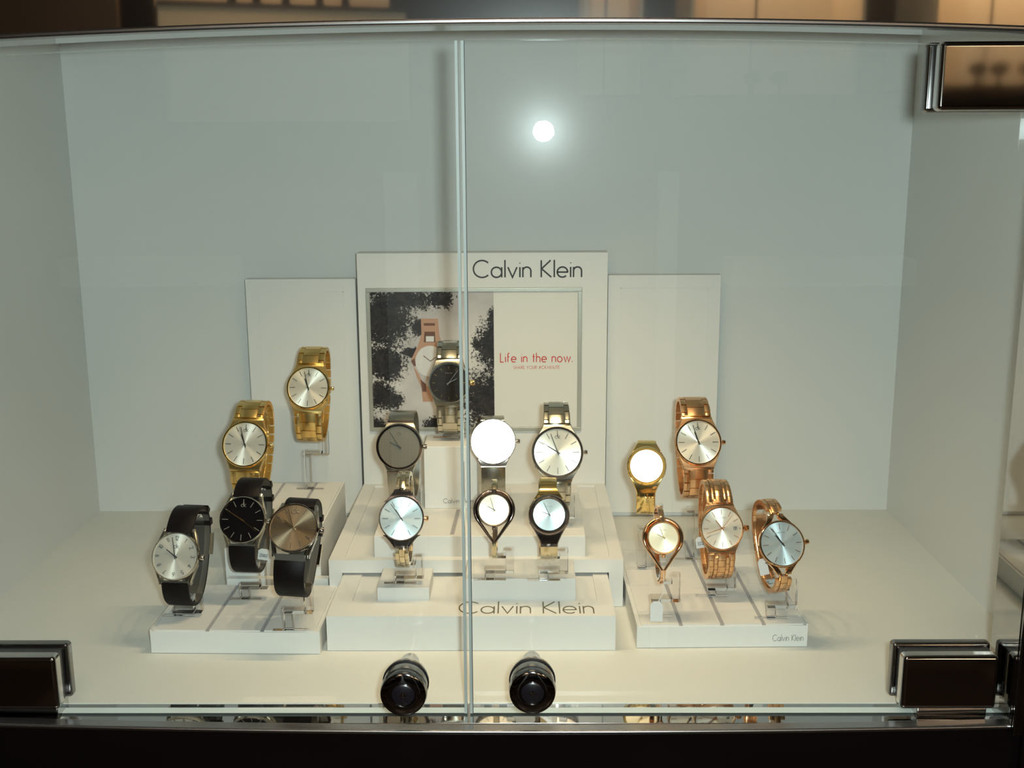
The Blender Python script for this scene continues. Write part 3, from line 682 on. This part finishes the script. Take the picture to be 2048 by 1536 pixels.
def holder(root_w, ringobj, wpos, rotm, base_z, label, hw=.0062, post_dx=-.004, foot=True, foot_w=.017, inner=1.0, post_back=None, lat=.0115):
    """clear display holder: ring under the strap, riser, sideways arm, post and foot; all from the watch's real place"""
    o = empty('watch_holder', (wpos[0], wpos[1], base_z), label, 'watch holder', 'clear watch holders')
    inv = Vector((wpos[0], wpos[1], base_z))
    q = MB(); vs = []
    N = 40; L = ringobj.L; s0, s1 = L * .30, L * .885
    for i in range(N + 1):
        sd = s0 + (s1 - s0) * i / N; y, z, ny, nz = ringobj.at(sd)
        for x, o_ in ((-hw, -.0040), (-hw, -.0019), (hw, -.0019), (hw, -.0040)):
            v = rotm @ Vector((x, y + ny * o_, z + nz * o_)) + Vector(wpos) - inv; vs.append(tuple(v))
    fs = []
    for i in range(N):
        for k in range(4): fs.append((4 * i + k, 4 * i + 4 + k, 4 * i + 4 + (k + 1) % 4, 4 * i + (k + 1) % 4))
    fs += [(0, 1, 2, 3), tuple(4 * N + k for k in (3, 2, 1, 0))]
    q.add(vs, fs); q.build('holder_ring', 'acrylic', o, smooth=False)
    # lowest point of the loop
    bl = rotm @ Vector((0, ringobj.b, ringobj.bot)) + Vector(wpos) - inv
    zb = bl.z - .0028; yb = bl.y + .002
    gap = max(.006, zb)
    arm_z = max(.0065, zb - min(.0105, gap * .45)); 
    rx = bl.x + lat
    # riser: beside and behind the strap, joined to the ring by a short tongue
    boxo('riser', 'acrylic', (rx - .0034, rx + .0034, yb - .004, yb + .004, arm_z - .0030, zb + .010), o, .0006)
    boxo('tongue', 'acrylic', (bl.x + hw - .0008, rx - .0034, yb - .003, yb + .003, zb + .002, zb + .0052), o)
    px_ = bl.x + post_dx
    boxo('arm', 'acrylic', (px_ - .0042, rx - .0034, yb - .0040, yb + .0040, arm_z - .0030, arm_z + .0015), o, .0006)
    boxo('post', 'acrylic', (px_ - .0040, px_ + .0040, yb - .0034, yb + .0034, .0009, arm_z - .0030), o, .0008)
    if foot: boxo('foot', 'acrylic', (px_ - foot_w, px_ + foot_w, yb - .0016, yb + .0016, .0001, .0010), o)
    return o

def watch(sp):
    """sp: px, py dial centre in the photograph; D bezel px; top, bot: loop in px; y: depth of the dial"""
    P = aty(sp['px'], sp['py'], sp['y']); dist = (P - CAM).dot(fwd); k = dist / F_PX      # metres per px
    r = sp['D'] / 2 * k; H = (sp['bot'] - sp['top']) * k
    lean = R(sp.get('lean', 12)); T = sp.get('T', .026)
    # loop height from its apparent one: the loop leans back and has depth
    view = R(16); lean = math.asin(((((CAM - P).normalized() + (FLASH - P).normalized()).normalized()).z)) + R(sp.get('dl', 0)) if sp.get('aim') else lean
    a = max(.026, H / 2 / math.cos(view - lean) * .975)
    mid = (sp['top'] + sp['bot']) / 2 - sp['py']; c0 = -mid * k / math.cos(view - lean) - T * math.sin(view - lean) * .9
    if sp.get('aim'):                       # faces the flash and the lens alike
        n_ = ((CAM - P).normalized() + (FLASH - P).normalized()).normalized()
        lean = math.asin(n_.z) + R(sp.get('dl', 0)); yaw = math.atan2(n_.x, -n_.y) + R(sp.get('dy', 0))
        if 'yw' in sp: yaw = R(sp['yw'])
    else: yaw = R(sp.get('yaw', 0))
    rotm = Matrix.Rotation(yaw, 3, 'Z') @ Matrix.Rotation(-lean, 3, 'X') @ Matrix.Rotation(R(sp.get('roll', 0)), 3, 'Y')
    root = empty('wristwatch', P, sp['label'], 'watch', 'watches on clear holders'); root.rotation_euler = rotm.to_euler()
    ring = Ring(a, T, c0); cm, pm, st = sp['case'], sp['pol'], sp['style']
    bw = sp.get('bw', .6) * r; bw1 = sp.get('bw1', .5) * r; th = sp.get('th', .0045)
    dr = r * sp.get('dr', .90); front = -th * .75
    if st in ('city', 'leather', 'mesh', 'five', 'h', 'slimY'):
        # case body
        if st != 'slimY':
            q = MB(); q.lathe([(r * .80, th * .9), (r * .96, th * .55), (r, 0), (r * .995, front * .4), (r * .97, front * .75)], 64, 'Y', caps=(True, False)); q.build('case', cm, root, smooth=True)
        else:
            q = MB(); q.lathe([(r * .88, th * .7), (r * .98, th * .4), (r, 0), (r * .99, front * .5)], 64, 'Y', caps=(True, False)); q.build('case', cm, root, smooth=True)
        q = MB(); q.lathe([(r * .985, front * .4), (r * .975, front * .85), (r * .95, front * 1.0), (dr * 1.01, front * 1.0), (dr, front * .9), (dr * .995, front * .4)], 72, 'Y', caps=(False, False)); q.build('bezel', pm, root, smooth=True)
        dial_face(root, dr, front * .55, sp['dial'], sp.get('ink', 'handdark'), sp.get('marks', (.66, .93)), sp.get('hh'), sp.get('mh'), sp.get('hm', 'handdark'), sp.get('logo', 'ck'), sp.get('sec'), sp.get('num', False), sp.get('date', False))
        crown(root, r, sp.get('crown', pm), .0, sp.get('cb', 1.0))
    sl = r * 1.13
    if st in ('city', 'five', 'h'):
        for sg in (1, -1):
            q = MB(); sweep(q, ring, sg * r * .45, sg * sl, lambda s_: r * .87 + (bw * 1.06 - r * .87) * max(0, min(1, (abs(s_) - r * .55) / (sl - r * .62))) ** .8, .0030, .0022, 12, -.0016); q.build('lug', cm, root, smooth=True)
        q = MB(); cut = ring.L / 2
        links(q, ring, sl + .0003, cut, bw, bw1, st); links(q, ring, -sl - .0003, -cut, bw, bw1, st); q.build('bracelet', sp.get('band', cm), root, smooth=True)
    elif st == 'leather':
        for sg in (1, -1):
            for sx in (-1, 1):
                q = MB(); sweep(q, ring, sg * r * .30, sg * r * 1.16, lambda s_: r * .085, .0026, .0018, 10, -.001, lambda s_: sx * (r * .86 + (bw + r * .05 - r * .86) * max(0, min(1, (abs(s_) - r * .3) / (r * .75))))); q.build('lug', cm, root, smooth=True)
        gap = r * 1.10 if sp.get('gap') is None else r * sp['gap']
        cut = ring.L * .5
        for sg in (1, -1):
            q = MB(); sweep(q, ring, sg * (gap if sg < 0 else r * 1.0), sg * cut, lambda s_: bw + (bw1 - bw) * min(1, abs(s_ - sg * gap) / (ring.L * .4)), .0012, .0014, 48); so = q.build('strap', 'leather', root, smooth=True)
            e = MB(); sweep(e, ring, sg * r * 1.02, sg * cut, lambda s_: (bw + (bw1 - bw) * min(1, abs(s_ - sg * gap) / (ring.L * .4))) * .985, .0016, -.0010, 48); e.build('strap_lining', 'edge', so)
        for f_ in (.30, .36):
            q = MB(); sweep(q, ring, ring.L * f_, ring.L * (f_ + .022), lambda s_: bw1 * 1.12, .0018, .0042, 4); q.build('strap_keeper', 'leather', root, smooth=True)
        q = MB(); sweep(q, ring, ring.L * .415, ring.L * .50, lambda s_: bw1 * 1.22, .0010, .0038, 5); q.build('buckle', 'steelpol', root, smooth=True)
    elif st == 'mesh':
        for sg in (1, -1):
            q = MB(); sweep(q, ring, sg * r * .55, sg * r * 1.04, lambda s_: r * .80 + (bw * 1.05 - r * .80) * max(0, min(1, (abs(s_) - r * .55) / (r * .5))), .0024, .0018, 8, -.0018); q.build('lug', cm, root, smooth=True)
            q = MB(); y, z, ny, nz = ring.at(sg * r * 1.10); q.tube([(-bw * 1.02, y, z), (bw * 1.02, y, z)], .0011, 10); q.build('spring_bar', pm, root, smooth=True)
            q = MB(); sweep(q, ring, sg * r * 1.13, sg * ring.L * .5, lambda s_: bw, .0008, .0010, 60); q.build('mesh_band', 'mesh', root, smooth=True)
    elif st == 'slimY':
        for sg in (1, -1):
            for sx in (-1, 1):
                q = MB(); hx = lambda s_, sx=sx: sx * (r * .62 + (bw * .62 - r * .62) * max(0, min(1, (abs(s_) - r * .74) / (r * .50))) ** .7)
                sweep(q, ring, sg * r * .74, sg * r * 1.30, lambda s_: r * (.13 if sp.get('open') else .20), .0018, .0020, 12, -.0012, hx); q.build('lug', cm, root, smooth=True)
            if not sp.get('open'):
                q = MB(); sweep(q, ring, sg * r * .9, sg * r * 1.32, lambda s_: bw * (1.5 - .5 * min(1, (abs(s_) - r * .9) / (r * .3))), .0014, .0020, 8, -.001); q.build('lug', cm, root, smooth=True)
        q = MB(); cut = ring.L / 2
        links(q, ring, r * 1.33, cut, bw, bw1, 'slim'); links(q, ring, -r * 1.33, -cut, bw, bw1, 'slim'); q.build('bracelet', sp.get('band', cm), root, smooth=True)
    elif st == 'teardrop':
        ri = r * sp.get('ri', .72)
        q = MB(); q.lathe([(ri * .8, .004), (ri * .97, .0025), (ri, 0), (ri * .97, -.003), (ri * .92, -.0036), (ri * .86, -.0022)], 56, 'Y', caps=(True, False)); q.build('case', pm, root, smooth=True)
        dial_face(root, ri * .87, -.0026, sp['dial'], sp.get('ink', 'handdark'), None, sp.get('hh'), sp.get('mh'), sp.get('hm', 'handdark'), 'small')
        # open loop: round above, drawn to a point below
        zt_ = sp.get('tip', 1.62) * r; pts = []
        al = math.acos(min(.98, r * .94 / zt_)); a0 = -PI / 2 + al
        for i in range(41):
            t_ = a0 + (2 * PI - 2 * al) * i / 40; pts.append((r * .94 * math.cos(t_), r * .94 * math.sin(t_)))
        def yz(z): 
            s_ = z; y, zz, ny, nz = ring.at(s_); return y
        path = [(x, yz(z) * .9 + .0005, z) for x, z in pts]
        L_ = path[-1]; tip = (0, yz(-zt_) + .0005, -zt_)
        left = [tuple(L_[j] + (tip[j] - L_[j]) * i / 6 for j in range(3)) for i in range(1, 7)]
        rr = [tuple(path[0][j] + (tip[j] - path[0][j]) * i / 6 for j in range(3)) for i in range(6, 0, -1)]
        q = MB(); full = rr + path + left[:-1] + [tip]; n_ = len(full)
        rad = [(.0009 + .0011 * max(0.0, math.sin(PI * i / (n_ - 1))) ** .6) for i in range(n_)]
        q.tube(full, rad, 12); q.build('open_loop', pm, root, smooth=True)
        q = MB(); q.tube([(0, -.0006, ri * .9), (0, .0008, r * .98)], .0022, 10); q.tube([(0, -.0006, -ri * .93), (0, .002, -ri * 1.08)], .0018, 10); q.build('link_bar', pm, root, smooth=True)
        q = MB(); sweep(q, ring, r * .99, ring.L * .5, lambda s_: bw * .7, .0010, .0010, 40); sweep(q, ring, -ring.L * .5, -zt_ * .96, lambda s_: bw * .62, .0010, .0012, 40); q.build('bangle', sp.get('band', pm), root, smooth=True)
    elif st == 'bangle':
        q = MB(); q.lathe([(r * .7, .004), (r * .95, .003), (r, 0), (r * .97, -.0028), (r * .90, -.0040), (dr * 1.04, -.0026), (dr, -.0020)], 64, 'Y', caps=(True, False)); q.build('bezel', sp.get('bez', pm), root, smooth=True)
        dial_face(root, dr, -.0028, sp['dial'], sp.get('ink', 'handdark'), None, sp.get('hh'), sp.get('mh'), sp.get('hm', 'handdark'), 'small')
        for sg, mm in ((1, sp.get('up', pm)), (-1, sp.get('down', pm))):
            q = MB(); wf = lambda s_: bw + (r * .97 - bw) * (1 - min(1, max(0, (abs(s_) - r * .35) / (r * 1.05)))) ** 1.25
            sweep(q, ring, sg * r * .35, sg * r * 1.5, wf, .0020, .0018, 20, -.0006); q.build('shoulder', mm if sg > 0 else sp.get('bez', pm), root, smooth=True)
            q = MB(); sweep(q, ring, sg * r * 1.52, sg * ring.L * .5, lambda s_: bw, .0009, .0012, 50); q.build('bangle', sp.get('up', cm) if sg > 0 else sp.get('down', cm), root, smooth=True)
    if sp.get('zb') is not None:
        holder(root, ring, P, rotm, sp['zb'], sp['hl'], hw=min(.0062, bw1 * .8), post_dx=sp.get('pdx', -.004), lat=sp.get('lat', .0125), foot_w=sp.get('fw', .0135))
    return root, P, rotm, ring, r
B1 = .0202; LZ2 = LZ + .0001; T3 = tz + .0001
W = [
 dict(aim=True, dl=8, yw=-1, px=617, py=776, D=88, top=690, bot=879, y=.308, style='city', case='gold', pol='goldpol', dial='d_silver', hh=-21, mh=-14, lean=12, zb=LZ2, roll=1, bw=.62, bw1=.53,
      label='gold link watch highest of all, silver dial, on a tall post at upper left', hl='tall clear holder under the highest gold watch at left'),
 dict(aim=True, dl=6, yw=-3, px=491, py=889, D=95, top=800, bot=984, y=.247, style='city', case='gold', pol='goldpol', dial='d_silver', hh=-24, mh=-16, lean=14, yaw=-3, zb=LZ2, roll=1, bw=.62, bw1=.53, sec=-20,
      label='gold link watch with silver dial standing just above the black-dialled watch', hl='clear holder inside the gold watch above the black-dialled one'),
 dict(aim=True, dl=5, yw=-3, px=352, py=1113, D=97, top=1015, bot=1214, y=.112, style='leather', case='steel', pol='steelpol', dial='d_silver', num=True, hh=-55, mh=-13, lean=14, zb=B1, roll=1, bw=.56, bw1=.50, dr=.93, hm='ink', ink='ink', cb=1.1, logo='ck',
      label='silver dial watch with Arabic numerals and dark strap, lowest at far left', hl='clear holder under the watch with Arabic numerals'),
 dict(aim=True, dl=4, yw=-3, px=486, py=1040, D=95, top=957, bot=1147, y=.146, style='leather', case='steel', pol='steelpol', dial='d_black', hh=-60, mh=-60, lean=14, zb=B1, roll=1, bw=.56, bw1=.48, dr=.93, hm='handgold', ink='faintmark', logo='ck', sec=125,
      label='black dial watch with dark leather strap, middle of the three leather ones', hl='clear holder under the black-dialled leather watch'),
 dict(aim=True, dl=15, yw=-2, px=588, py=1057, D=101, top=1000, bot=1189, y=.098, style='leather', case='steelpol', pol='darksteel', dial='d_taupe', hh=-55, mh=-22, lean=27, zb=B1, roll=3, bw=.62, bw1=.54, dr=.93, hm='champagne', ink='handsteel', logo='CK', T=.024, gap=1.28, th=.0065, cb=1.2,
      label='taupe bronze dial watch with thick case on dark strap, tilted back', hl='clear holder under the taupe-dialled watch'),
 dict(aim=True, dl=-9, yw=-2, px=799, py=893, D=95, top=820, bot=998, y=.232, style='mesh', case='steel', pol='darksteel', dial='d_dots', marks=None, hh=-63, mh=-31, lean=12, zb=T3, bw=.54, dr=.87, hm='ink', ink='handsteel', logo='ck',
      label='mesh band watch with grey dotted dial, upper left of the central group', hl='clear holder inside the mesh watch with dotted dial'),
 dict(aim=True, dl=-7, yw=0, px=898, py=765, D=84, top=680, bot=863, y=.282, style='city', case='steel', pol='steelpol', dial='d_stripe', hh=62, mh=36, lean=13, zb=.1226, bw=.62, bw1=.53, dr=.88, hm='handsteel', ink='handgold', crown='goldpol', cb=1.25, logo='small', marks=(.74, .90), lat=.0125,
      label='steel link watch with dark striped dial and gold crown before the advert', hl='clear holder on the upright plinth before the advert'),
 dict(aim=True, dl=0, dy=0, px=986, py=883, D=92, top=829, bot=1000, y=.228, style='mesh', case='darksteel', pol='steelpol', dial='d_silver', marks=(.7, .92), hh=-60, mh=20, zb=T3, bw=.52, dr=.90, hm='handgold', ink='handsteel', logo=None,
      label='steel mesh watch with a glaring white dial right of the door gap', hl='clear holder inside the mesh watch with glaring dial'),
 dict(aim=True, dl=6, yw=1, px=1115, py=905, D=104, top=803, bot=1010, y=.214, style='city', case='steel', pol='darksteel', dial='d_silver', hh=-58, mh=-20, lean=17, zb=T3, bw=.52, bw1=.42, sec=-58, dr=.90, crown='steelpol',
      label='large steel link watch with silver dial, upper right of the central group', hl='clear holder inside the large steel link watch'),
 dict(aim=True, dl=1, yw=0, px=803, py=1037, D=91, top=946, bot=1134, y=.127, style='slimY', case='darksteel', pol='darksteel', dial='d_blue', hh=-34, mh=-36, lean=14, zb=.0407, bw=.28, bw1=.26, dr=.93, band='champagne', crown='rosepol', logo='small', marks=(.62, .90), th=.0035,
      label='thin round watch with ice blue dial and slim bracelet on the small square block', hl='clear holder on the small square block'),
 dict(aim=True, dl=4, yw=0, px=988, py=1020, D=81, top=960, bot=1118, y=.122, style='teardrop', case='darksteel', pol='darksteel', dial='d_champ', hh=-62, mh=-17, lean=14, zb=.0484, bw=.20, bw1=.18, tip=1.62, ri=.85, hm='handdark', band='champagne', T=.021,
      label='open teardrop bangle watch in dark steel with cream dial, centre front', hl='clear holder under the dark steel teardrop watch'),
 dict(aim=True, dl=5, yw=1, px=1098, py=1030, D=83, top=957, bot=1119, y=.120, style='bangle', case='champagne', pol='darksteel', bez='darksteel', up='goldpol', down='champagne', dial='d_blue', hh=-68, mh=-24, lean=15, zb=.0484, bw=.42, bw1=.42, dr=.76, hm='handdark', T=.021,
      label='bangle watch with dark ring, gold upper band and pale blue dial', hl='clear holder under the bangle watch with dark ring'),
 dict(aim=True, dl=0, dy=0, px=1293, py=932, D=79, top=880, bot=1029, y=.215, style='bangle', case='goldpol', pol='goldpol', dial='d_champ', hh=-30, mh=120, zb=B1, bw=.47, bw1=.45, dr=.82, hm='handgold', pdx=-.002, T=.021,
      label='small gold bangle watch with a glaring dial, upper left of the right group', hl='tall clear holder under the glaring gold bangle watch'),
 dict(aim=True, dl=8, yw=2, px=1396, py=885, D=95, top=793, bot=994, y=.240, style='city', case='rose', pol='rosepol', dial='d_silver', hh=-20, mh=-16, lean=12, zb=B1, bw=.62, bw1=.53, pdx=-.003, sec=-34,
      label='rose gold link watch with silver sunray dial, highest of the right group', hl='tall thick clear holder under the highest rose gold watch'),
 dict(aim=True, dl=4, yw=1, px=1326, py=1076, D=80, top=1014, bot=1170, y=.112, style='teardrop', case='rosepol', pol='rosepol', dial='d_champ', hh=-62, mh=-20, lean=14, zb=B1, bw=.20, bw1=.18, tip=1.68, ri=.84, hm='handgold', T=.021,
      label='rose gold open teardrop bangle watch with cream dial above a hanging tag', hl='clear holder under the rose gold teardrop watch'),
 dict(aim=True, dl=2, yw=2, px=1443, py=1057, D=88, top=963, bot=1158, y=.150, style='five', case='rose', pol='rosepol', dial='d_silver', hh=-38, mh=-108, sec=40, date=True, lean=13, zb=B1, bw=.60, bw1=.50, hm='handrose', ink='handrose', logo='small', cb=1.3, dr=.92,
      label='rose gold five-link bracelet watch with date window, middle of the right group', hl='clear holder under the watch with the date window'),
 dict(aim=True, dl=6, yw=6, px=1563, py=1088, D=95, top=1004, bot=1184, y=.105, style='slimY', open=True, case='rosepol', pol='rosepol', dial='d_blue', hh=-34, mh=-29, lean=14, zb=B1, bw=.34, bw1=.30, dr=.91, roll=-3, ink='handrose', hm='handdark', band='rose', logo='small', marks=(.66, .92), th=.0035,
      label='slim rose gold watch with open lugs and blue-grey dial at far right', hl='clear holder under the rightmost slim rose gold watch'),
]
built = [watch(s_) for s_ in W]

# ------------------------------------------------------------------ price tags
def tagcard(px, py0, py1, pxw, y, label, txt=None, rot=0, thread_to=None):
    A = aty(px - pxw / 2, py1, y); B = aty(px + pxw / 2, py0, y)
    o = empty('price_tag', ((A.x + B.x) / 2, y, A.z), label, 'price tag'); o.rotation_euler = (0, R(rot), 0)
    w_ = B.x - A.x; h = B.z - A.z; q = MB()
    q.prism([(-w_ / 2, 0), (w_ / 2, 0), (w_ / 2, h * .82), (w_ * .25, h), (-w_ * .25, h), (-w_ / 2, h * .82)], 0, .0005); c = q.build('card', 'card', o)
    if txt:
        q = MB(); text_mb(q, txt, -w_ * .36, w_ * .3, h * .30, h * .26, -.0001, w_ * .03); q.build('print', 'ink', o)
    if thread_to:
        q = MB(); e = Vector(thread_to) - o.location; s_ = Vector((0, 0, h * .85)); m_ = (s_ + e) / 2 + Vector((.003, -.001, -.002))
        q.tube([s_, s_ * .6 + m_ * .4, m_, e * .6 + m_ * .4, e], .00025, 6); q.build('thread', 'card', o)
    return o
tw = built[14]; tipw = tw[2] @ Vector((0, .004, -tw[4] * 1.7)) + tw[1]
tagcard(1313, 1203, 1243, 26, .099, 'blank white hang tag standing at the front of the right base', None, 0, tipw)
wv = built[3]; tagcard(526, 1098, 1120, 22, wv[1].y + .020, 'small printed white tag beside the black-dialled watch', '2582', 8)
wv = built[15]; tagcard(1403, 1074, 1096, 20, wv[1].y + .020, 'small white tag printed 322 behind the date-window watch', '322', -8)
wv = built[16]; tagcard(1531, 1117, 1150, 20, wv[1].y + .016, 'small white tag inside the slim rose gold watch loop', None, -14)
# ------------------------------------------------------------------ the mall opposite, seen only as reflections in the metal and glass
MY = 2.35                                   # distance of the opposite shop front from the doors
def mir(px, py): p = aty(px, py, MY); return p.x, p.z
M['mallfloor'] = mat('brown_mall_tile', (0.10, 0.055, 0.035), 0.25)
n_, l_, p_ = nodes(M['mallfloor'])
tc = n_.new('ShaderNodeTexCoord'); br_ = n_.new('ShaderNodeTexChecker'); br_.inputs['Scale'].default_value = 2.6; l_.new(tc.outputs['Object'], br_.inputs['Vector'])
br_.inputs[1].default_value = (.075, .045, .03, 1); br_.inputs[2].default_value = (.04, .025, .018, 1); l_.new(br_.outputs[0], p_.inputs['Base Color'])
M['darkwood'] = mat('dark_brown_cladding', (.045, .026, .018), .35)
M['brownwall'] = mat('brown_wall_panel', (.16, .10, .065), .4)
M['cream'] = mat('cream_case_lining', (.72, .60, .44), .5)
M['pillar'] = mat('pale_pillar', (.75, .74, .70), .4)
struct('floor', 'mallfloor', (-3, 3, -2.6, -0.05, -0.92, -0.90), label='brown tiled mall floor')
struct('wall_front', 'darkwood', (-3, 3, -MY - .9, -MY - .85, -0.90, 2.0), label='dark far wall of the shop opposite')
x0, z0 = mir(-400, 75); x1, z1 = mir(232, -200); struct('trim_10', 'brownwall', (x0, x1, -MY - .02, -MY, z0 - 1, z1), label='brown wall panel of the shop opposite')
x0, _ = mir(1372, 0); x1, _ = mir(1738, 0)
def case(xa, xb, zlo, zhi, shelf, lab, nst, pos=None, en=1.6):
    x0, zl = mir(xa, zlo); x1, zh = mir(xb, zhi); o = empty('shop_case', (0, 0, 0), lab, 'display case')
    boxo('back', 'cream', (x0, x1, -MY - .32, -MY - .30, zl, zh), o); boxo('side', 'cream', (x0, x0 + .01, -MY - .30, -MY - .01, zl, zh), o); boxo('side', 'cream', (x1 - .01, x1, -MY - .30, -MY - .01, zl, zh), o)
    boxo('base', 'darkwood', (x0, x1, -MY - .30, -MY, zl - .04, zl), o)
    boxo('seam', 'darkwood', ((x0 + x1) / 2 - .003, (x0 + x1) / 2 + .003, -MY - .301, -MY - .298, zl, zh), o)
    lamp('case_lamp', 'AREA', ((x0 + x1) / 2, -MY - .16, zh - .02), en, (1, .78, .52), .25)
    for k in range(nst):
        xx = x0 + (x1 - x0) * (k + .7) / (nst + .3) if not pos else mir(pos[k], 100)[0]; s_ = empty('ring_stand', (xx, -MY - .12, zl), 'small dark jewellery stand in the shop case opposite', 'display stand', 'dark stands in the shop opposite')
        q = MB(); q.lathe([(.018, 0), (.018, .004), (.006, .008), (.005, .03), (.02, .036), (.026, .05), (.018, .064), (0, .068)], 20, 'Z'); q.build('stand', 'rubber', s_, smooth=True)
case(1372, 1738, 190, -260, 0, 'warm lit shop case opposite, reflected right of centre above the rail', 2, (1525, 1582))
case(1846, 2290, 172, -260, 0, 'warm lit shop case opposite, reflected at the top right corner', 3, (1985, 2030, 2090), en=3.0)
case(1166, 1288, 190, -260, 0, 'narrow lit shop case opposite, reflected beside the flash glare', 0, en=.6)
# long side case running away from the doors: its shelf edge is the slanting dark line at top left
o = empty('shop_case', (0, 0, 0), 'long lit shop case opposite with dark shelf edge, reflected at top left', 'display case')
zs = aty(327, 6, 2.35).z; dR = (zs - CAM.z) * F_PX / 247.0
Lp = Vector((aty(327, 6, 2.35).x, -2.35)); yR = dR + CAM.y; Rp = Vector((aty(815, 38, yR).x, -yR)); dv = (Rp - Lp); nv = Vector((dv.y, -dv.x)).normalized()
if nv.y > 0: nv = -nv
def wallbar(name, m, off0, off1, z0, z1):
    q = MB(); c_ = [Lp + nv * off0, Rp + nv * off0, Rp + nv * off1, Lp + nv * off1]
    q.add([(c.x, c.y, z0) for c in c_] + [(c.x, c.y, z1) for c in c_], [(0, 3, 2, 1), (4, 5, 6, 7), (0, 1, 5, 4), (1, 2, 6, 5), (2, 3, 7, 6), (3, 0, 4, 7)]); return q.build(name, m, o)
wallbar('back', 'cream', .20, .22, zs - .30, zs + .5); wallbar('shelf', 'darkwood', -.01, .20, zs - .012, zs); wallbar('lower_front', 'cream', 0.0, .01, zs - .30, zs - .012)
mid_ = (Lp + Rp) / 2
lamp('case_lamp', 'AREA', (mid_.x, mid_.y - .1, zs + .42), 1.8, (1, .78, .52), .25)
lamp('case_lamp', 'AREA', (mid_.x, mid_.y + .35, zs + .30), 0.9, (1, .78, .52), .25)
for t_ in (.30, .40, .52, .66, .77):
    c = Lp + dv * t_ + nv * .08; s_ = empty('ring_stand', (c.x, c.y, zs), 'small dark jewellery stand in the shop case opposite', 'display stand', 'dark stands in the shop opposite')
    q = MB(); q.lathe([(.030, 0), (.030, .006), (.012, .012), (.010, .03), (.022, .036), (.028, .06), (.018, .085), (0, .09)], 20, 'Z'); q.build('stand', 'rubber', s_, smooth=True)
for a_, b_ in ((1296, 1330), (790, 850)):
    x0, _ = mir(a_, 0); x1, _ = mir(b_, 0); struct('trim_12', 'pillar', (x0, x1, -MY + .30, -MY + .36, -0.9, .33), label='pale pillar of the shop opposite')
for a_, b_ in ((150, 480), (1450, 1810)):
    x0, z0 = mir(a_, 565); x1, z1 = mir(b_, 512); struct('trim_13', 'pillar', (x0, x1, -MY - .02, -MY + .1, z0, z1), label='pale counter front of the shop opposite')
lamp('mall_light', 'AREA', (0, -1.9, 2.3), 9, (1, .85, .68), .8)
